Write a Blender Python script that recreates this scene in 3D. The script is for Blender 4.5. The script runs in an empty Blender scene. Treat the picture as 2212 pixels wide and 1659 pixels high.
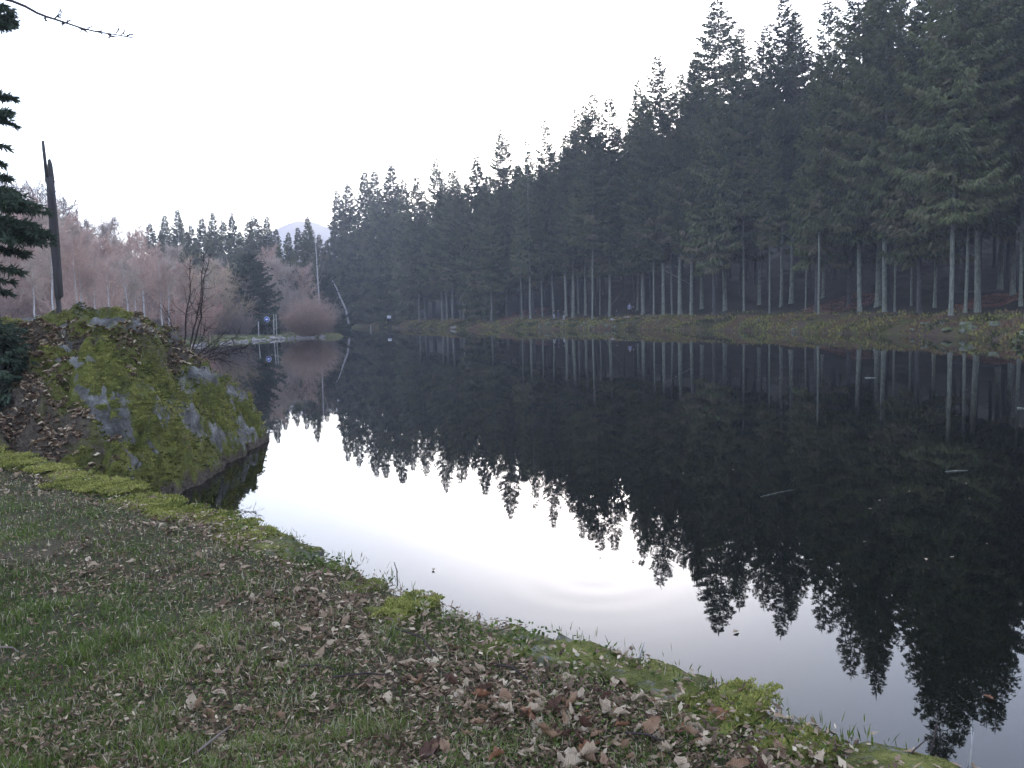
import bpy, math, random
import numpy as np
from mathutils import Vector, Matrix, noise as mnoise

random.seed(7)
RS = np.random.RandomState(11)
scene = bpy.context.scene
COL = scene.collection
R = math.radians

# ------------------------------------------------------------------ camera
HC = 2.5                      # eye height above the water
PITCH, ROLL = 5.0, 1.4        # looking slightly down, phone held a little clockwise
F_PX = 1736.0                 # focal length in units of a 2212 px wide picture
cam_d = bpy.data.cameras.new('camera')
cam = bpy.data.objects.new('camera', cam_d)
COL.objects.link(cam)
cam_d.sensor_width = 36.0
cam_d.lens = F_PX / 2212.0 * 36.0
cam_d.clip_start = 0.05
cam_d.clip_end = 20000
CAM_M = Matrix.Rotation(R(90 - PITCH), 3, 'X') @ Matrix.Rotation(R(-ROLL), 3, 'Z')
cam.matrix_world = Matrix.Translation((0, 0, HC)) @ CAM_M.to_4x4()
scene.camera = cam

# ------------------------------------------------------------------ sky and sun
SUN_EL, SUN_AZ = 8.0, 7.5   # a low veiled sun behind the tall spruces of the far bank
world = bpy.data.worlds.new('World')
scene.world = world
world.use_nodes = True
wn, wl = world.node_tree.nodes, world.node_tree.links
wn.clear()
w_out = wn.new('ShaderNodeOutputWorld')
w_bg = wn.new('ShaderNodeBackground')
w_sky = wn.new('ShaderNodeTexSky')
w_sky.sky_type = 'NISHITA'
w_sky.sun_disc = False
w_sky.sun_elevation = R(SUN_EL)
w_sky.sun_rotation = R(SUN_AZ)
w_sky.altitude = 500
w_sky.air_density = 1.0
w_sky.dust_density = 1.5
w_sky.ozone_density = 2.0
w_hsv = wn.new('ShaderNodeHueSaturation')
w_hsv.inputs['Saturation'].default_value = 0.58
w_tint = wn.new('ShaderNodeMix')
w_tint.data_type = 'RGBA'
w_tint.blend_type = 'MULTIPLY'
w_tint.inputs['Factor'].default_value = 1.0
w_tint.inputs[7].default_value = (0.945, 0.965, 1.07, 1)
w_bg.inputs['Strength'].default_value = 0.15
wl.new(w_sky.outputs[0], w_hsv.inputs['Color'])
wl.new(w_hsv.outputs[0], w_tint.inputs[6])
wl.new(w_tint.outputs[2], w_bg.inputs['Color'])
wl.new(w_bg.outputs[0], w_out.inputs['Surface'])

sun_d = bpy.data.lights.new('sun', 'SUN')
sun_d.energy = 0.5
sun_d.angle = R(11)
sun_d.color = (1.0, 0.93, 0.86)
sun = bpy.data.objects.new('sun', sun_d)
COL.objects.link(sun)
sdir = Vector((math.sin(R(SUN_AZ)) * math.cos(R(SUN_EL)), math.cos(R(SUN_AZ)) * math.cos(R(SUN_EL)), math.sin(R(SUN_EL))))
sun.rotation_euler = (-sdir).to_track_quat('-Z', 'Y').to_euler()
sun.location = sdir * 400

scene.view_settings.view_transform = 'Standard'
scene.view_settings.look = 'None'
scene.view_settings.exposure = 2.95
scene.view_settings.gamma = 1.0
scene.view_settings.use_curve_mapping = False
cy = scene.cycles
cy.max_bounces = 6
cy.diffuse_bounces = 2
cy.glossy_bounces = 3
cy.transmission_bounces = 2
cy.transparent_max_bounces = 6
cy.volume_bounces = 0
cy.sample_clamp_indirect = 6.0
cy.use_denoising = True
HAZE_DENSITY = 0.0009

# ------------------------------------------------------------------ helpers
def ray(px, py):
    """World direction through a point of the 2212 x 1659 picture, scaled to depth 1 along +Y."""
    d = CAM_M @ Vector(((px - 1106.0) / F_PX, -(py - 829.5) / F_PX, -1.0))
    return d / d.y

def at(px, py, depth):
    d = ray(px, py)
    return Vector((d.x * depth, depth, HC + d.z * depth))

def on_plane(px, py, z):
    d = ray(px, py)
    t = (z - HC) / d.z
    return Vector((d.x * t, t, z))

def tag(o, label=None, cat=None, group=None, kind=None):
    if label: o['label'] = label
    if cat: o['category'] = cat
    if group: o['group'] = group
    if kind: o['kind'] = kind
    return o

def mesh_np(name, V, Fs, mats=None, attrs=None, smooth=False, mat_idx=None):
    """Mesh from a vertex array and a face array (or a list of face arrays of different sizes)."""
    V = np.asarray(V, dtype=np.float32).reshape(-1, 3)
    if not isinstance(Fs, list): Fs = [Fs]
    Fs = [np.asarray(f, dtype=np.int32) for f in Fs if len(f)]
    me = bpy.data.meshes.new(name)
    me.vertices.add(len(V))
    me.vertices.foreach_set('co', V.ravel())
    loops = np.concatenate([f.ravel() for f in Fs])
    tot = np.concatenate([np.full(len(f), f.shape[1], np.int32) for f in Fs])
    st = np.concatenate([[0], np.cumsum(tot)[:-1]]).astype(np.int32)
    me.loops.add(len(loops))
    me.loops.foreach_set('vertex_index', loops)
    me.polygons.add(len(tot))
    me.polygons.foreach_set('loop_start', st)
    if smooth: me.polygons.foreach_set('use_smooth', np.ones(len(tot), bool))
    if mat_idx is not None: me.polygons.foreach_set('material_index', np.asarray(mat_idx, np.int32))
    for m in (mats if isinstance(mats, (list, tuple)) else [mats] if mats else []):
        me.materials.append(m)
    for k, a in (attrs or {}).items():
        at_ = me.attributes.new(k, 'FLOAT', 'POINT')
        at_.data.foreach_set('value', np.asarray(a, np.float32))
    me.update(calc_edges=True)
    return me

def link(name, me, parent=None, loc=None):
    o = bpy.data.objects.new(name, me)
    COL.objects.link(o)
    if parent is not None: o.parent = parent
    if loc is not None: o.location = loc
    return o

def empty(name, loc=(0, 0, 0), rz=0.0):
    o = bpy.data.objects.new(name, None)
    COL.objects.link(o)
    o.empty_display_size = 0.2
    o.location = loc
    o.rotation_euler = (0, 0, rz)
    return o

def copy_thing(root, loc, rz, scale, label, group=None, tilt=(0, 0)):
    c = root.copy()
    COL.objects.link(c)
    c.location = loc
    c.rotation_euler = (tilt[0], tilt[1], rz)
    c.scale = scale if isinstance(scale, (tuple, list)) else (scale,) * 3
    c['label'] = label
    if group: c['group'] = group
    for ch in KIDS.get(root.name, []):
        k = ch.copy()
        COL.objects.link(k)
        k.parent = c
        if ch.name.startswith('trunk') and 'spruce' in root.name:
            k.scale = (GIRTH.uniform(0.6, 1.25),) * 2 + (1,)
        for g in KIDS.get(ch.name, []):
            gg = g.copy()
            COL.objects.link(gg)
            gg.parent = k
    return c
KIDS = {}
GIRTH = np.random.RandomState(4)
def kid(parent, child):
    if child.name.split('.')[0] in ('crown', 'dead_branches', 'twigs', 'dead_leaves', 'stems'): child['kind'] = 'stuff'
    KIDS.setdefault(parent.name, []).append(child)
    child.parent = parent
    return child

class MB:
    """Collects vertices and faces."""
    def __init__(s): s.V, s.F, s.n, s.A = [], [], 0, []
    def add(s, V, F, a=0.5):
        V = np.asarray(V, float).reshape(-1, 3)
        s.V.append(V); s.F.append(np.asarray(F, int) + s.n); s.n += len(V)
        s.A.append(np.full(len(V), a) if np.isscalar(a) else np.asarray(a))
    def tube(s, pts, rad, sides=6, a=0.5, cap=True):
        pts = np.asarray(pts, float); n = len(pts)
        rad = np.full(n, rad) if np.isscalar(rad) else np.asarray(rad, float)
        t = np.gradient(pts, axis=0)
        t /= np.linalg.norm(t, axis=1)[:, None] + 1e-9
        ref = np.array([1.0, 0, 0]) if abs(t[0][2]) > 0.8 else np.array([0, 0, 1.0])
        u = np.cross(t, ref); u /= np.linalg.norm(u, axis=1)[:, None] + 1e-9
        v = np.cross(t, u)
        an = np.arange(sides) * 2 * math.pi / sides
        ring = (u[:, None, :] * np.cos(an)[None, :, None] + v[:, None, :] * np.sin(an)[None, :, None]) * rad[:, None, None] + pts[:, None, :]
        V = ring.reshape(-1, 3)
        i = np.arange(n - 1)[:, None] * sides; j = np.arange(sides)[None, :]; k = (j + 1) % sides
        F = np.stack([i + j, i + k, i + sides + k, i + sides + j], -1).reshape(-1, 4)
        if cap:
            V = np.vstack([V, pts[-1]])
            top = (n - 1) * sides
            c = np.stack([top + np.arange(sides), top + (np.arange(sides) + 1) % sides, np.full(sides, n * sides), np.full(sides, n * sides)], -1)
            F = np.vstack([F, c])
        s.add(V, F, a)
    def faces(s):
        F = np.concatenate(s.F)
        if F.shape[1] == 4:
            tri = F[:, 2] == F[:, 3]
            return [F[~tri], F[tri][:, :3]]
        return [F]
    def mesh(s, name, mat, smooth=True):
        return mesh_np(name, np.concatenate(s.V), s.faces(), mat, {'tint': np.concatenate(s.A)}, smooth)

def norm(a): return a / (np.linalg.norm(a, axis=-1, keepdims=True) + 1e-9)

def diamonds(P, D, L, W, rs, roll=None):
    """Leaf-shaped quads: base P, unit direction D, length L, width W."""
    n = len(P)
    r = norm(rs.randn(n, 3))
    u = norm(np.cross(D, r if roll is None else roll))
    mid = P + D * (L * 0.45)[:, None]
    V = np.stack([P, mid + u * (W / 2)[:, None], P + D * L[:, None], mid - u * (W / 2)[:, None]], 1).reshape(-1, 3)
    F = np.arange(n * 4).reshape(n, 4)
    return V, F

def ribbons(A, B, W0, W1, rs):
    n = len(A)
    u = norm(np.cross(norm(B - A), norm(rs.randn(n, 3))))
    V = np.stack([A + u * W0[:, None] / 2, B + u * W1[:, None] / 2, B - u * W1[:, None] / 2, A - u * W0[:, None] / 2], 1).reshape(-1, 3)
    return V, np.arange(n * 4).reshape(n, 4)

def fbm(x, y, z=0.0, o=4): return mnoise.fractal(Vector((x, y, z)), 0.9, 2.1, o)
def smooth(a, b, x):
    t = np.clip((x - a) / (b - a), 0, 1)
    return t * t * (3 - 2 * t)

def value_noise(x, y, scale, seed=0):
    """Vectorised smooth value noise 0..1."""
    r = np.random.RandomState(seed); G = r.rand(256, 256)
    u, v = x / scale + 1000.3, y / scale + 1000.7
    i, j = np.floor(u).astype(int), np.floor(v).astype(int)
    f, g = u - i, v - j
    f, g = f * f * (3 - 2 * f), g * g * (3 - 2 * g)
    a, b = G[i % 256, j % 256], G[(i + 1) % 256, j % 256]
    c, d = G[i % 256, (j + 1) % 256], G[(i + 1) % 256, (j + 1) % 256]
    return (a * (1 - f) + b * f) * (1 - g) + (c * (1 - f) + d * f) * g

def vfbm(x, y, scale, seed=0, o=4):
    s, a, t = 0.0, 1.0, 0.0
    for k in range(o):
        s = s + a * value_noise(x, y, scale / 2.03 ** k, seed + k); t += a; a *= 0.5
    return s / t

# ------------------------------------------------------------------ materials
class Mat:
    def __init__(s, name, rough=0.85, spec=0.25):
        s.m = bpy.data.materials.new(name); s.m.use_nodes = True
        s.t = s.m.node_tree; s.n = s.t.nodes; s.l = s.t.links
        s.b = s.n['Principled BSDF']
        s.b.inputs['Roughness'].default_value = rough
        s.b.inputs['Specular IOR Level'].default_value = spec
    def node(s, typ, **kw):
        n = s.n.new(typ)
        for k, v in kw.items():
            if k in n.inputs: n.inputs[k].default_value = v
            else: setattr(n, k, v)
        return n
    def geo(s):
        return s.node('ShaderNodeNewGeometry').outputs['Position']
    def objco(s):
        return s.node('ShaderNodeTexCoord').outputs['Object']
    def noise(s, scale, detail=4, rough=0.6, vec=None, stretch=None):
        n = s.node('ShaderNodeTexNoise', Scale=scale, Detail=detail, Roughness=rough)
        v = vec if vec is not None else s.geo()
        if stretch:
            mp = s.node('ShaderNodeMapping'); mp.inputs['Scale'].default_value = stretch
            s.l.new(v, mp.inputs['Vector']); v = mp.outputs[0]
        s.l.new(v, n.inputs['Vector'])
        return n.outputs['Fac']
    def attr(s, name):
        n = s.node('ShaderNodeAttribute'); n.attribute_name = name
        return n.outputs['Fac']
    def rnd(s): return s.node('ShaderNodeObjectInfo').outputs['Random']
    def math(s, op, a, b=0.0, clamp=False):
        n = s.node('ShaderNodeMath', operation=op); n.use_clamp = clamp
        for i, x in enumerate((a, b)):
            if isinstance(x, (int, float)): n.inputs[i].default_value = x
            else: s.l.new(x, n.inputs[i])
        return n.outputs[0]
    def ramp(s, fac, stops):
        n = s.node('ShaderNodeValToRGB')
        e = n.color_ramp.elements
        while len(e) < len(stops): e.new(0.5)
        for k, (p, c) in enumerate(stops):
            e[k].position = p; e[k].color = (*c, 1) if len(c) == 3 else c
        s.l.new(fac, n.inputs[0])
        return n.outputs[0]
    def mix(s, fac, a, b, mode='MIX'):
        n = s.node('ShaderNodeMix', data_type='RGBA', blend_type=mode)
        for i, x in ((0, fac), (6, a), (7, b)):
            if isinstance(x, (int, float)): n.inputs[i].default_value = x
            elif isinstance(x, tuple): n.inputs[i].default_value = (*x, 1)
            else: s.l.new(x, n.inputs[i])
        return n.outputs[2]
    def color(s, c):
        if isinstance(c, tuple): s.b.inputs['Base Color'].default_value = (*c, 1)
        else: s.l.new(c, s.b.inputs['Base Color'])
        return s
    def bump(s, h, dist=0.02, strength=0.6):
        n = s.node('ShaderNodeBump', Strength=strength, Distance=dist)
        s.l.new(h, n.inputs['Height']); s.l.new(n.outputs[0], s.b.inputs['Normal'])
        return s
    def translucent(s, col, amt):
        tr = s.node('ShaderNodeBsdfTranslucent')
        if isinstance(col, tuple): tr.inputs[0].default_value = (*col, 1)
        else: s.l.new(col, tr.inputs[0])
        mx = s.node('ShaderNodeMixShader'); mx.inputs[0].default_value = amt
        out = s.n['Material Output']
        s.l.new(s.b.outputs[0], mx.inputs[1]); s.l.new(tr.outputs[0], mx.inputs[2])
        s.l.new(mx.outputs[0], out.inputs['Surface'])
        return s

def needle_mat(name, dark, light, brown):
    m = Mat(name, 0.75, 0.15)
    t = m.attr('tint')
    c = m.ramp(t, [(0.0, dark), (0.55, light), (0.86, light), (1.0, brown)])
    v = m.math('MULTIPLY_ADD', m.rnd(), 0.5)
    v.node.inputs[2].default_value = 0.75
    c2 = m.mix(1.0, c, (1, 1, 1), 'MULTIPLY')
    mul = m.node('ShaderNodeVectorMath', operation='SCALE')
    m.l.new(c, mul.inputs[0]); m.l.new(v, mul.inputs['Scale'])
    m.color(mul.outputs[0]); m.translucent(mul.outputs[0], 0.2)
    return m.m

def twig_mat(name, a, b):
    m = Mat(name, 0.85, 0.1)
    c = m.mix(m.attr('tint'), a, b)
    m.color(c); m.translucent(c, 0.5)
    return m.m

M = {}
M['needle'] = needle_mat('spruce_needles', (0.034, 0.046, 0.020), (0.135, 0.145, 0.062), (0.20, 0.165, 0.10))
M['needle_dark'] = needle_mat('fir_needles', (0.03, 0.046, 0.03), (0.058, 0.08, 0.048), (0.09, 0.10, 0.06))

m = Mat('spruce_bark')
n1 = m.noise(9, 5, 0.7, m.objco(), (1, 1, 0.35))
n2 = m.noise(2.2, 3, 0.6, m.objco(), (1, 1, 0.5))
c = m.ramp(n1, [(0.34, (0.05, 0.047, 0.04)), (0.5, (0.165, 0.155, 0.125)), (0.7, (0.33, 0.315, 0.26))])
c = m.mix(m.math('MULTIPLY', n2, 0.5), c, (0.20, 0.23, 0.17))
m.color(c).bump(n1, 0.05, 0.7)
M['bark'] = m.m
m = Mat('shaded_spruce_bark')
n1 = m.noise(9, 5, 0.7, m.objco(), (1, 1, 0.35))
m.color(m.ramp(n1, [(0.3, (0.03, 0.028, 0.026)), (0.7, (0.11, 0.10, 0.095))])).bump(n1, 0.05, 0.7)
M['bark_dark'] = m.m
m = Mat('birch_bark')
n1 = m.noise(6, 4, 0.7, m.objco(), (1, 1, 2.5))
m.color(m.ramp(n1, [(0.36, (0.12, 0.10, 0.09)), (0.46, (0.5, 0.46, 0.44)), (0.8, (0.72, 0.69, 0.66))]))
M['birch'] = m.m
m = Mat('dead_wood')
n1 = m.noise(7, 4, 0.6, m.objco(), (1, 1, 0.2))
m.color(m.ramp(n1, [(0.3, (0.25, 0.23, 0.2)), (0.7, (0.48, 0.46, 0.42))])).bump(n1)
M['dead_wood'] = m.m
m = Mat('weathered_timber', 0.9)
n1 = m.noise(16, 6, 0.7, m.objco(), (1, 1, 0.06))
n2 = m.noise(3, 3, 0.5, m.objco())
c = m.ramp(n1, [(0.3, (0.035, 0.032, 0.034)), (0.6, (0.10, 0.092, 0.092)), (0.8, (0.17, 0.16, 0.16))])
m.color(m.mix(m.math('MULTIPLY', n2, 0.5), c, (0.10, 0.075, 0.065))).bump(n1, 0.02, 0.9)
M['timber'] = m.m
M['twig_rosy'] = twig_mat('rosy_twigs', (0.42, 0.275, 0.22), (0.61, 0.46, 0.385))
M['twig_grey'] = twig_mat('grey_twigs', (0.36, 0.285, 0.235), (0.56, 0.46, 0.39))
M['twig_dark'] = twig_mat('dark_twigs', (0.075, 0.055, 0.05), (0.14, 0.105, 0.10))
M['twig_oak'] = twig_mat('brown_oak_twigs', (0.13, 0.10, 0.095), (0.24, 0.19, 0.175))
M['twig_gold'] = twig_mat('golden_twigs', (0.44, 0.32, 0.20), (0.60, 0.47, 0.32))
M['twig_willow'] = twig_mat('russet_willow_twigs', (0.34, 0.225, 0.175), (0.52, 0.385, 0.31))
M['twig_rust'] = twig_mat('clinging_dead_leaves', (0.36, 0.17, 0.125), (0.52, 0.29, 0.23))
M['twig_fawn'] = twig_mat('fawn_twigs', (0.26, 0.20, 0.17), (0.40, 0.33, 0.28))

def stone_mat(name, moss_attr=True):
    m = Mat(name, 0.9, 0.2)
    n1 = m.noise(3.0, 7, 0.65); n2 = m.noise(16, 5, 0.7)
    rock = m.ramp(n1, [(0.36, (0.09, 0.083, 0.072)), (0.5, (0.25, 0.235, 0.215)), (0.64, (0.48, 0.455, 0.425))])
    rock = m.mix(m.math('MULTIPLY', n2, 0.6), rock, (0.12, 0.105, 0.09))
    n3 = m.noise(5, 6, 0.7); n4 = m.noise(45, 3, 0.7)
    moss = m.ramp(n3, [(0.3, (0.07, 0.072, 0.024)), (0.5, (0.17, 0.17, 0.036)), (0.68, (0.34, 0.33, 0.08))])
    moss = m.mix(m.math('MULTIPLY', n4, 0.5), moss, (0.06, 0.06, 0.02))
    a = m.attr('moss')
    f = m.math('ADD', a, m.math('MULTIPLY', m.math('SUBTRACT', m.noise(9, 6, 0.7), 0.5), 1.1))
    f = m.math('MULTIPLY', m.math('SUBTRACT', f, 0.42), 6.0, True)
    soil = m.ramp(n2, [(0.3, (0.04, 0.03, 0.021)), (0.7, (0.19, 0.145, 0.105))])
    g = m.math('MULTIPLY', m.math('SUBTRACT', m.math('ADD', m.attr('soil'), m.math('MULTIPLY', m.math('SUBTRACT', n3, 0.5), 0.8)), 0.45), 5.0, True)
    c = m.mix(g, m.mix(f, rock, moss), soil)
    m.color(c)
    h = m.math('ADD', m.math('MULTIPLY', n4, 0.5), m.math('ADD', n2, m.math('MULTIPLY', n1, 2.0)))
    n5 = m.noise(13, 4, 0.65)
    h = m.math('ADD', h, m.math('MULTIPLY', n5, 1.6))
    m.bump(h, 0.06, 1.0)
    return m.m
M['rock'] = stone_mat('mossy_rock')
m = Mat('moss_fuzz', 0.9, 0.1)
c = m.ramp(m.attr('tint'), [(0.0, (0.07, 0.072, 0.026)), (0.45, (0.20, 0.20, 0.05)), (0.85, (0.47, 0.45, 0.13)), (0.93, (0.30, 0.235, 0.11)), (1.0, (0.20, 0.14, 0.085))])
m.color(c); m.translucent(c, 0.25)
M['moss'] = m.m
m = Mat('boulder_stone', 0.9, 0.2)
n1 = m.noise(2.5, 6, 0.65); n2 = m.noise(3.5, 5, 0.6)
c = m.ramp(n1, [(0.3, (0.06, 0.06, 0.055)), (0.7, (0.24, 0.24, 0.22))])
m.color(m.mix(m.ramp(n2, [(0.42, (0, 0, 0)), (0.56, (1, 1, 1))]), c, (0.11, 0.12, 0.03))).bump(n1, 0.05)
M['boulder'] = m.m
m = Mat('pale_stone', 0.9, 0.2)
n1 = m.noise(3, 6, 0.65)
m.color(m.ramp(n1, [(0.3, (0.2, 0.165, 0.15)), (0.7, (0.5, 0.44, 0.41))])).bump(n1, 0.05)
M['pale_stone'] = m.m

m = Mat('meadow_soil', 0.95, 0.1)
n1 = m.noise(1.3, 6, 0.7); n2 = m.noise(30, 5, 0.7); n3 = m.noise(110, 3, 0.6)
c = m.ramp(n1, [(0.38, (0.065, 0.08, 0.022)), (0.55, (0.095, 0.082, 0.042)), (0.68, (0.15, 0.115, 0.07))])
c = m.mix(m.math('MULTIPLY', n2, 0.8), c, (0.025, 0.022, 0.016))
c = m.mix(m.ramp(n3, [(0.55, (0, 0, 0)), (0.7, (0.7, 0.7, 0.7))]), c, (0.22, 0.195, 0.165))
m.color(c).bump(m.math('ADD', n2, n3), 0.02, 0.9)
M['soil'] = m.m

m = Mat('woodland_floor', 0.95, 0.1)
n1 = m.noise(0.4, 5, 0.65); n2 = m.noise(1.7, 6, 0.7); n3 = m.noise(7, 4, 0.7)
moss = m.ramp(n2, [(0.3, (0.045, 0.047, 0.015)), (0.6, (0.12, 0.115, 0.032)), (0.78, (0.20, 0.18, 0.058))])
litter = m.ramp(n3, [(0.3, (0.055, 0.035, 0.026)), (0.7, (0.15, 0.095, 0.07))])
bank = m.mix(m.ramp(n1, [(0.40, (0, 0, 0)), (0.56, (1, 1, 1))]), moss, litter)
grass = m.ramp(n2, [(0.3, (0.13, 0.15, 0.05)), (0.7, (0.24, 0.25, 0.10))])
scrub = m.ramp(n3, [(0.3, (0.11, 0.075, 0.055)), (0.7, (0.24, 0.175, 0.14))])
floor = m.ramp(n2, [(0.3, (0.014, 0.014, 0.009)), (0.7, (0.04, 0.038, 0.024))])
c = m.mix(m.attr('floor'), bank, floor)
c = m.mix(m.attr('grassy'), c, grass)
c = m.mix(m.attr('scrub'), c, scrub)
m.color(c).bump(m.math('ADD', n2, n3), 0.25, 0.8)
M['terrain'] = m.m

m = Mat('pond_water', 0.0, 0.5)
m.b.inputs['IOR'].default_value = 1.33
m.color((0.004, 0.0045, 0.003))
w1 = m.noise(1.1, 2, 0.5, None, (1.0, 0.6, 1.0)); w2 = m.noise(5.0, 2, 0.5)
pos = m.geo()
sub = m.node('ShaderNodeVectorMath', operation='DISTANCE'); m.l.new(pos, sub.inputs[0]); sub.inputs[1].default_value = (0.75, 7.4, 0)
dist = sub.outputs['Value']
rings = m.math('MULTIPLY', m.math('SINE', m.math('MULTIPLY', dist, 16.0)), m.math('MULTIPLY', m.math('SUBTRACT', 1.0, m.math('DIVIDE', dist, 1.5), True), 0.24))
sep = m.node('ShaderNodeSeparateXYZ'); m.l.new(pos, sep.inputs[0])
calm = m.math('SUBTRACT', 1.0, m.math('DIVIDE', sep.outputs['Y'], 60.0), True)
h = m.math('ADD', m.math('MULTIPLY', w1, 1.0), m.math('MULTIPLY', w2, 0.11))
h = m.math('ADD', m.math('MULTIPLY', h, m.math('ADD', m.math('MULTIPLY', calm, 0.8), 0.2)), rings)
m.bump(h, 0.0016, 1.0)
m.b.inputs['Roughness'].default_value = 0.012
M['water'] = m.m

m = Mat('grass_blades', 0.7, 0.25)
c = m.ramp(m.attr('tint'), [(0.0, (0.036, 0.062, 0.010)), (0.45, (0.112, 0.155, 0.024)), (0.7, (0.185, 0.20, 0.05)), (0.8, (0.25, 0.215, 0.12)), (1.0, (0.54, 0.46, 0.32))])
m.color(c); m.translucent(c, 0.25)
M['grass'] = m.m
m = Mat('bank_grass_blades', 0.8, 0.15)
c = m.ramp(m.attr('tint'), [(0.0, (0.035, 0.038, 0.014)), (0.35, (0.11, 0.108, 0.03)), (0.6, (0.29, 0.265, 0.066)), (0.8, (0.17, 0.11, 0.058)), (1.0, (0.19, 0.115, 0.066))])
m.color(c); m.translucent(c, 0.2)
M['bank_grass'] = m.m
m = Mat('meadow_grass_blades', 0.8, 0.15)
c = m.ramp(m.attr('tint'), [(0.0, (0.10, 0.12, 0.05)), (0.6, (0.21, 0.225, 0.095)), (1.0, (0.36, 0.30, 0.20))])
m.color(c)
M['pale_grass'] = m.m

def leaf_mat(name, a, b):
    m = Mat(name, 0.65, 0.25)
    t = m.node('ShaderNodeTexCoord').outputs['Object']
    n1 = m.noise(22, 4, 0.6, t)
    sp = m.node('ShaderNodeSeparateXYZ'); m.l.new(t, sp.inputs[0])
    v = m.math('SINE', m.math('MULTIPLY', m.math('ADD', sp.outputs['X'], m.math('MULTIPLY', m.math('ABSOLUTE', sp.outputs['Y']), -0.8)), 620.0))
    c = m.mix(m.ramp(n1, [(0.3, (0, 0, 0)), (0.7, (1, 1, 1))]), a, b)
    v2 = m.math('MULTIPLY', m.math('ADD', v, 1.0), 0.12)
    c = m.mix(v2, c, (a[0] * 0.6, a[1] * 0.6, a[2] * 0.6))
    m.color(c).bump(v, 0.002, 0.6)
    m.translucent(c, 0.15)
    return m.m
LEAF_COL = [('pale tan', (0.46, 0.335, 0.22), (0.64, 0.51, 0.37)), ('rosy brown', (0.28, 0.16, 0.09), (0.43, 0.275, 0.175)),
            ('dark red brown', (0.09, 0.045, 0.03), (0.16, 0.085, 0.058)), ('rusty orange', (0.24, 0.105, 0.055), (0.34, 0.17, 0.09))]
for i, (nm, a, b) in enumerate(LEAF_COL): M['leaf%d' % i] = leaf_mat(nm.replace(' ', '_') + '_leaf', a, b)
m = Mat('leaf_litter', 0.75, 0.2)
c = m.ramp(m.attr('tint'), [(0.0, (0.05, 0.03, 0.02)), (0.3, (0.145, 0.088, 0.055)), (0.6, (0.31, 0.21, 0.13)), (0.85, (0.53, 0.415, 0.28)), (1.0, (0.70, 0.585, 0.43))])
m.color(c); m.translucent(c, 0.12)
M['litter'] = m.m
def plain(name, c, rough=0.8, spec=0.25):
    m = Mat(name, rough, spec); n1 = m.noise(14, 3, 0.6, m.objco())
    m.color(m.mix(m.math('MULTIPLY', n1, 0.35), c, tuple(x * 0.7 for x in c)))
    return m.m

# ------------------------------------------------------------------ the lie of the land
Z_BANK = 0.85
WALL_PX = [(-60, 965), (0, 985), (110, 1000), (200, 1030), (300, 1060), (380, 1082), (490, 1101), (560, 1138), (650, 1167), (740, 1206),
           (900, 1276), (1000, 1300), (1150, 1345), (1240, 1375), (1400, 1424), (1480, 1455), (1650, 1525), (1740, 1560), (1850, 1602), (2000, 1640), (2070, 1662)]
WALL = [tuple(on_plane(x, y, Z_BANK + 0.02))[:2] for x, y in WALL_PX] + [(2.6, 2.0), (4.5, 0.2), (8, -3), (20, -10)]
WALL_NEAR = WALL[:-3]
i_corner = 4
LAKE = [tuple(p) for p in WALL[i_corner:]] + [(32, -6), (26, 20), (24.5, 32), (27.7, 43.4), (31.5, 52), (32.6, 58), (31.2, 67), (28.3, 77), (25.0, 91), (17.5, 104),
        (6.5, 119), (-1, 128), (-8, 138), (-17, 155), (-26, 178), (-36, 200), (-47, 206), (-45, 172), (-36, 142), (-27, 117), (-22.3, 108.5), (-22.6, 104.5),
        (-28.5, 103.5), (-31, 94), (-32, 84), (-30, 68), (-22, 44), (-12, 26), (-7.4, 20.5), (-5.5, 18), (-5.0, 15), (-4.85, 11.7), (-4.5, 9.4)]
LK = np.array(LAKE)

def lake_sdf(x, y):
    """Signed distance to the pond edge, positive on land."""
    x = np.asarray(x, float); y = np.asarray(y, float)
    best = np.full(x.shape, 1e18); inside = np.zeros(x.shape, bool)
    for k in range(len(LK)):
        ax, ay = LK[k]; bx, by = LK[(k + 1) % len(LK)]
        dx, dy = bx - ax, by - ay
        t = np.clip(((x - ax) * dx + (y - ay) * dy) / (dx * dx + dy * dy), 0, 1)
        best = np.minimum(best, (x - ax - t * dx) ** 2 + (y - ay - t * dy) ** 2)
        c = ((ay > y) != (by > y))
        xi = ax + (y - ay) / (by - ay if abs(by - ay) > 1e-9 else 1e-9) * dx
        inside ^= c & (x < xi)
    d = np.sqrt(best)
    return np.where(inside, -d, d)

def leftness(x, y):
    return 1 - smooth(-27 - np.clip(y - 120, 0, 80) * 0.2, -19 - np.clip(y - 120, 0, 80) * 0.2, x)

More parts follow.
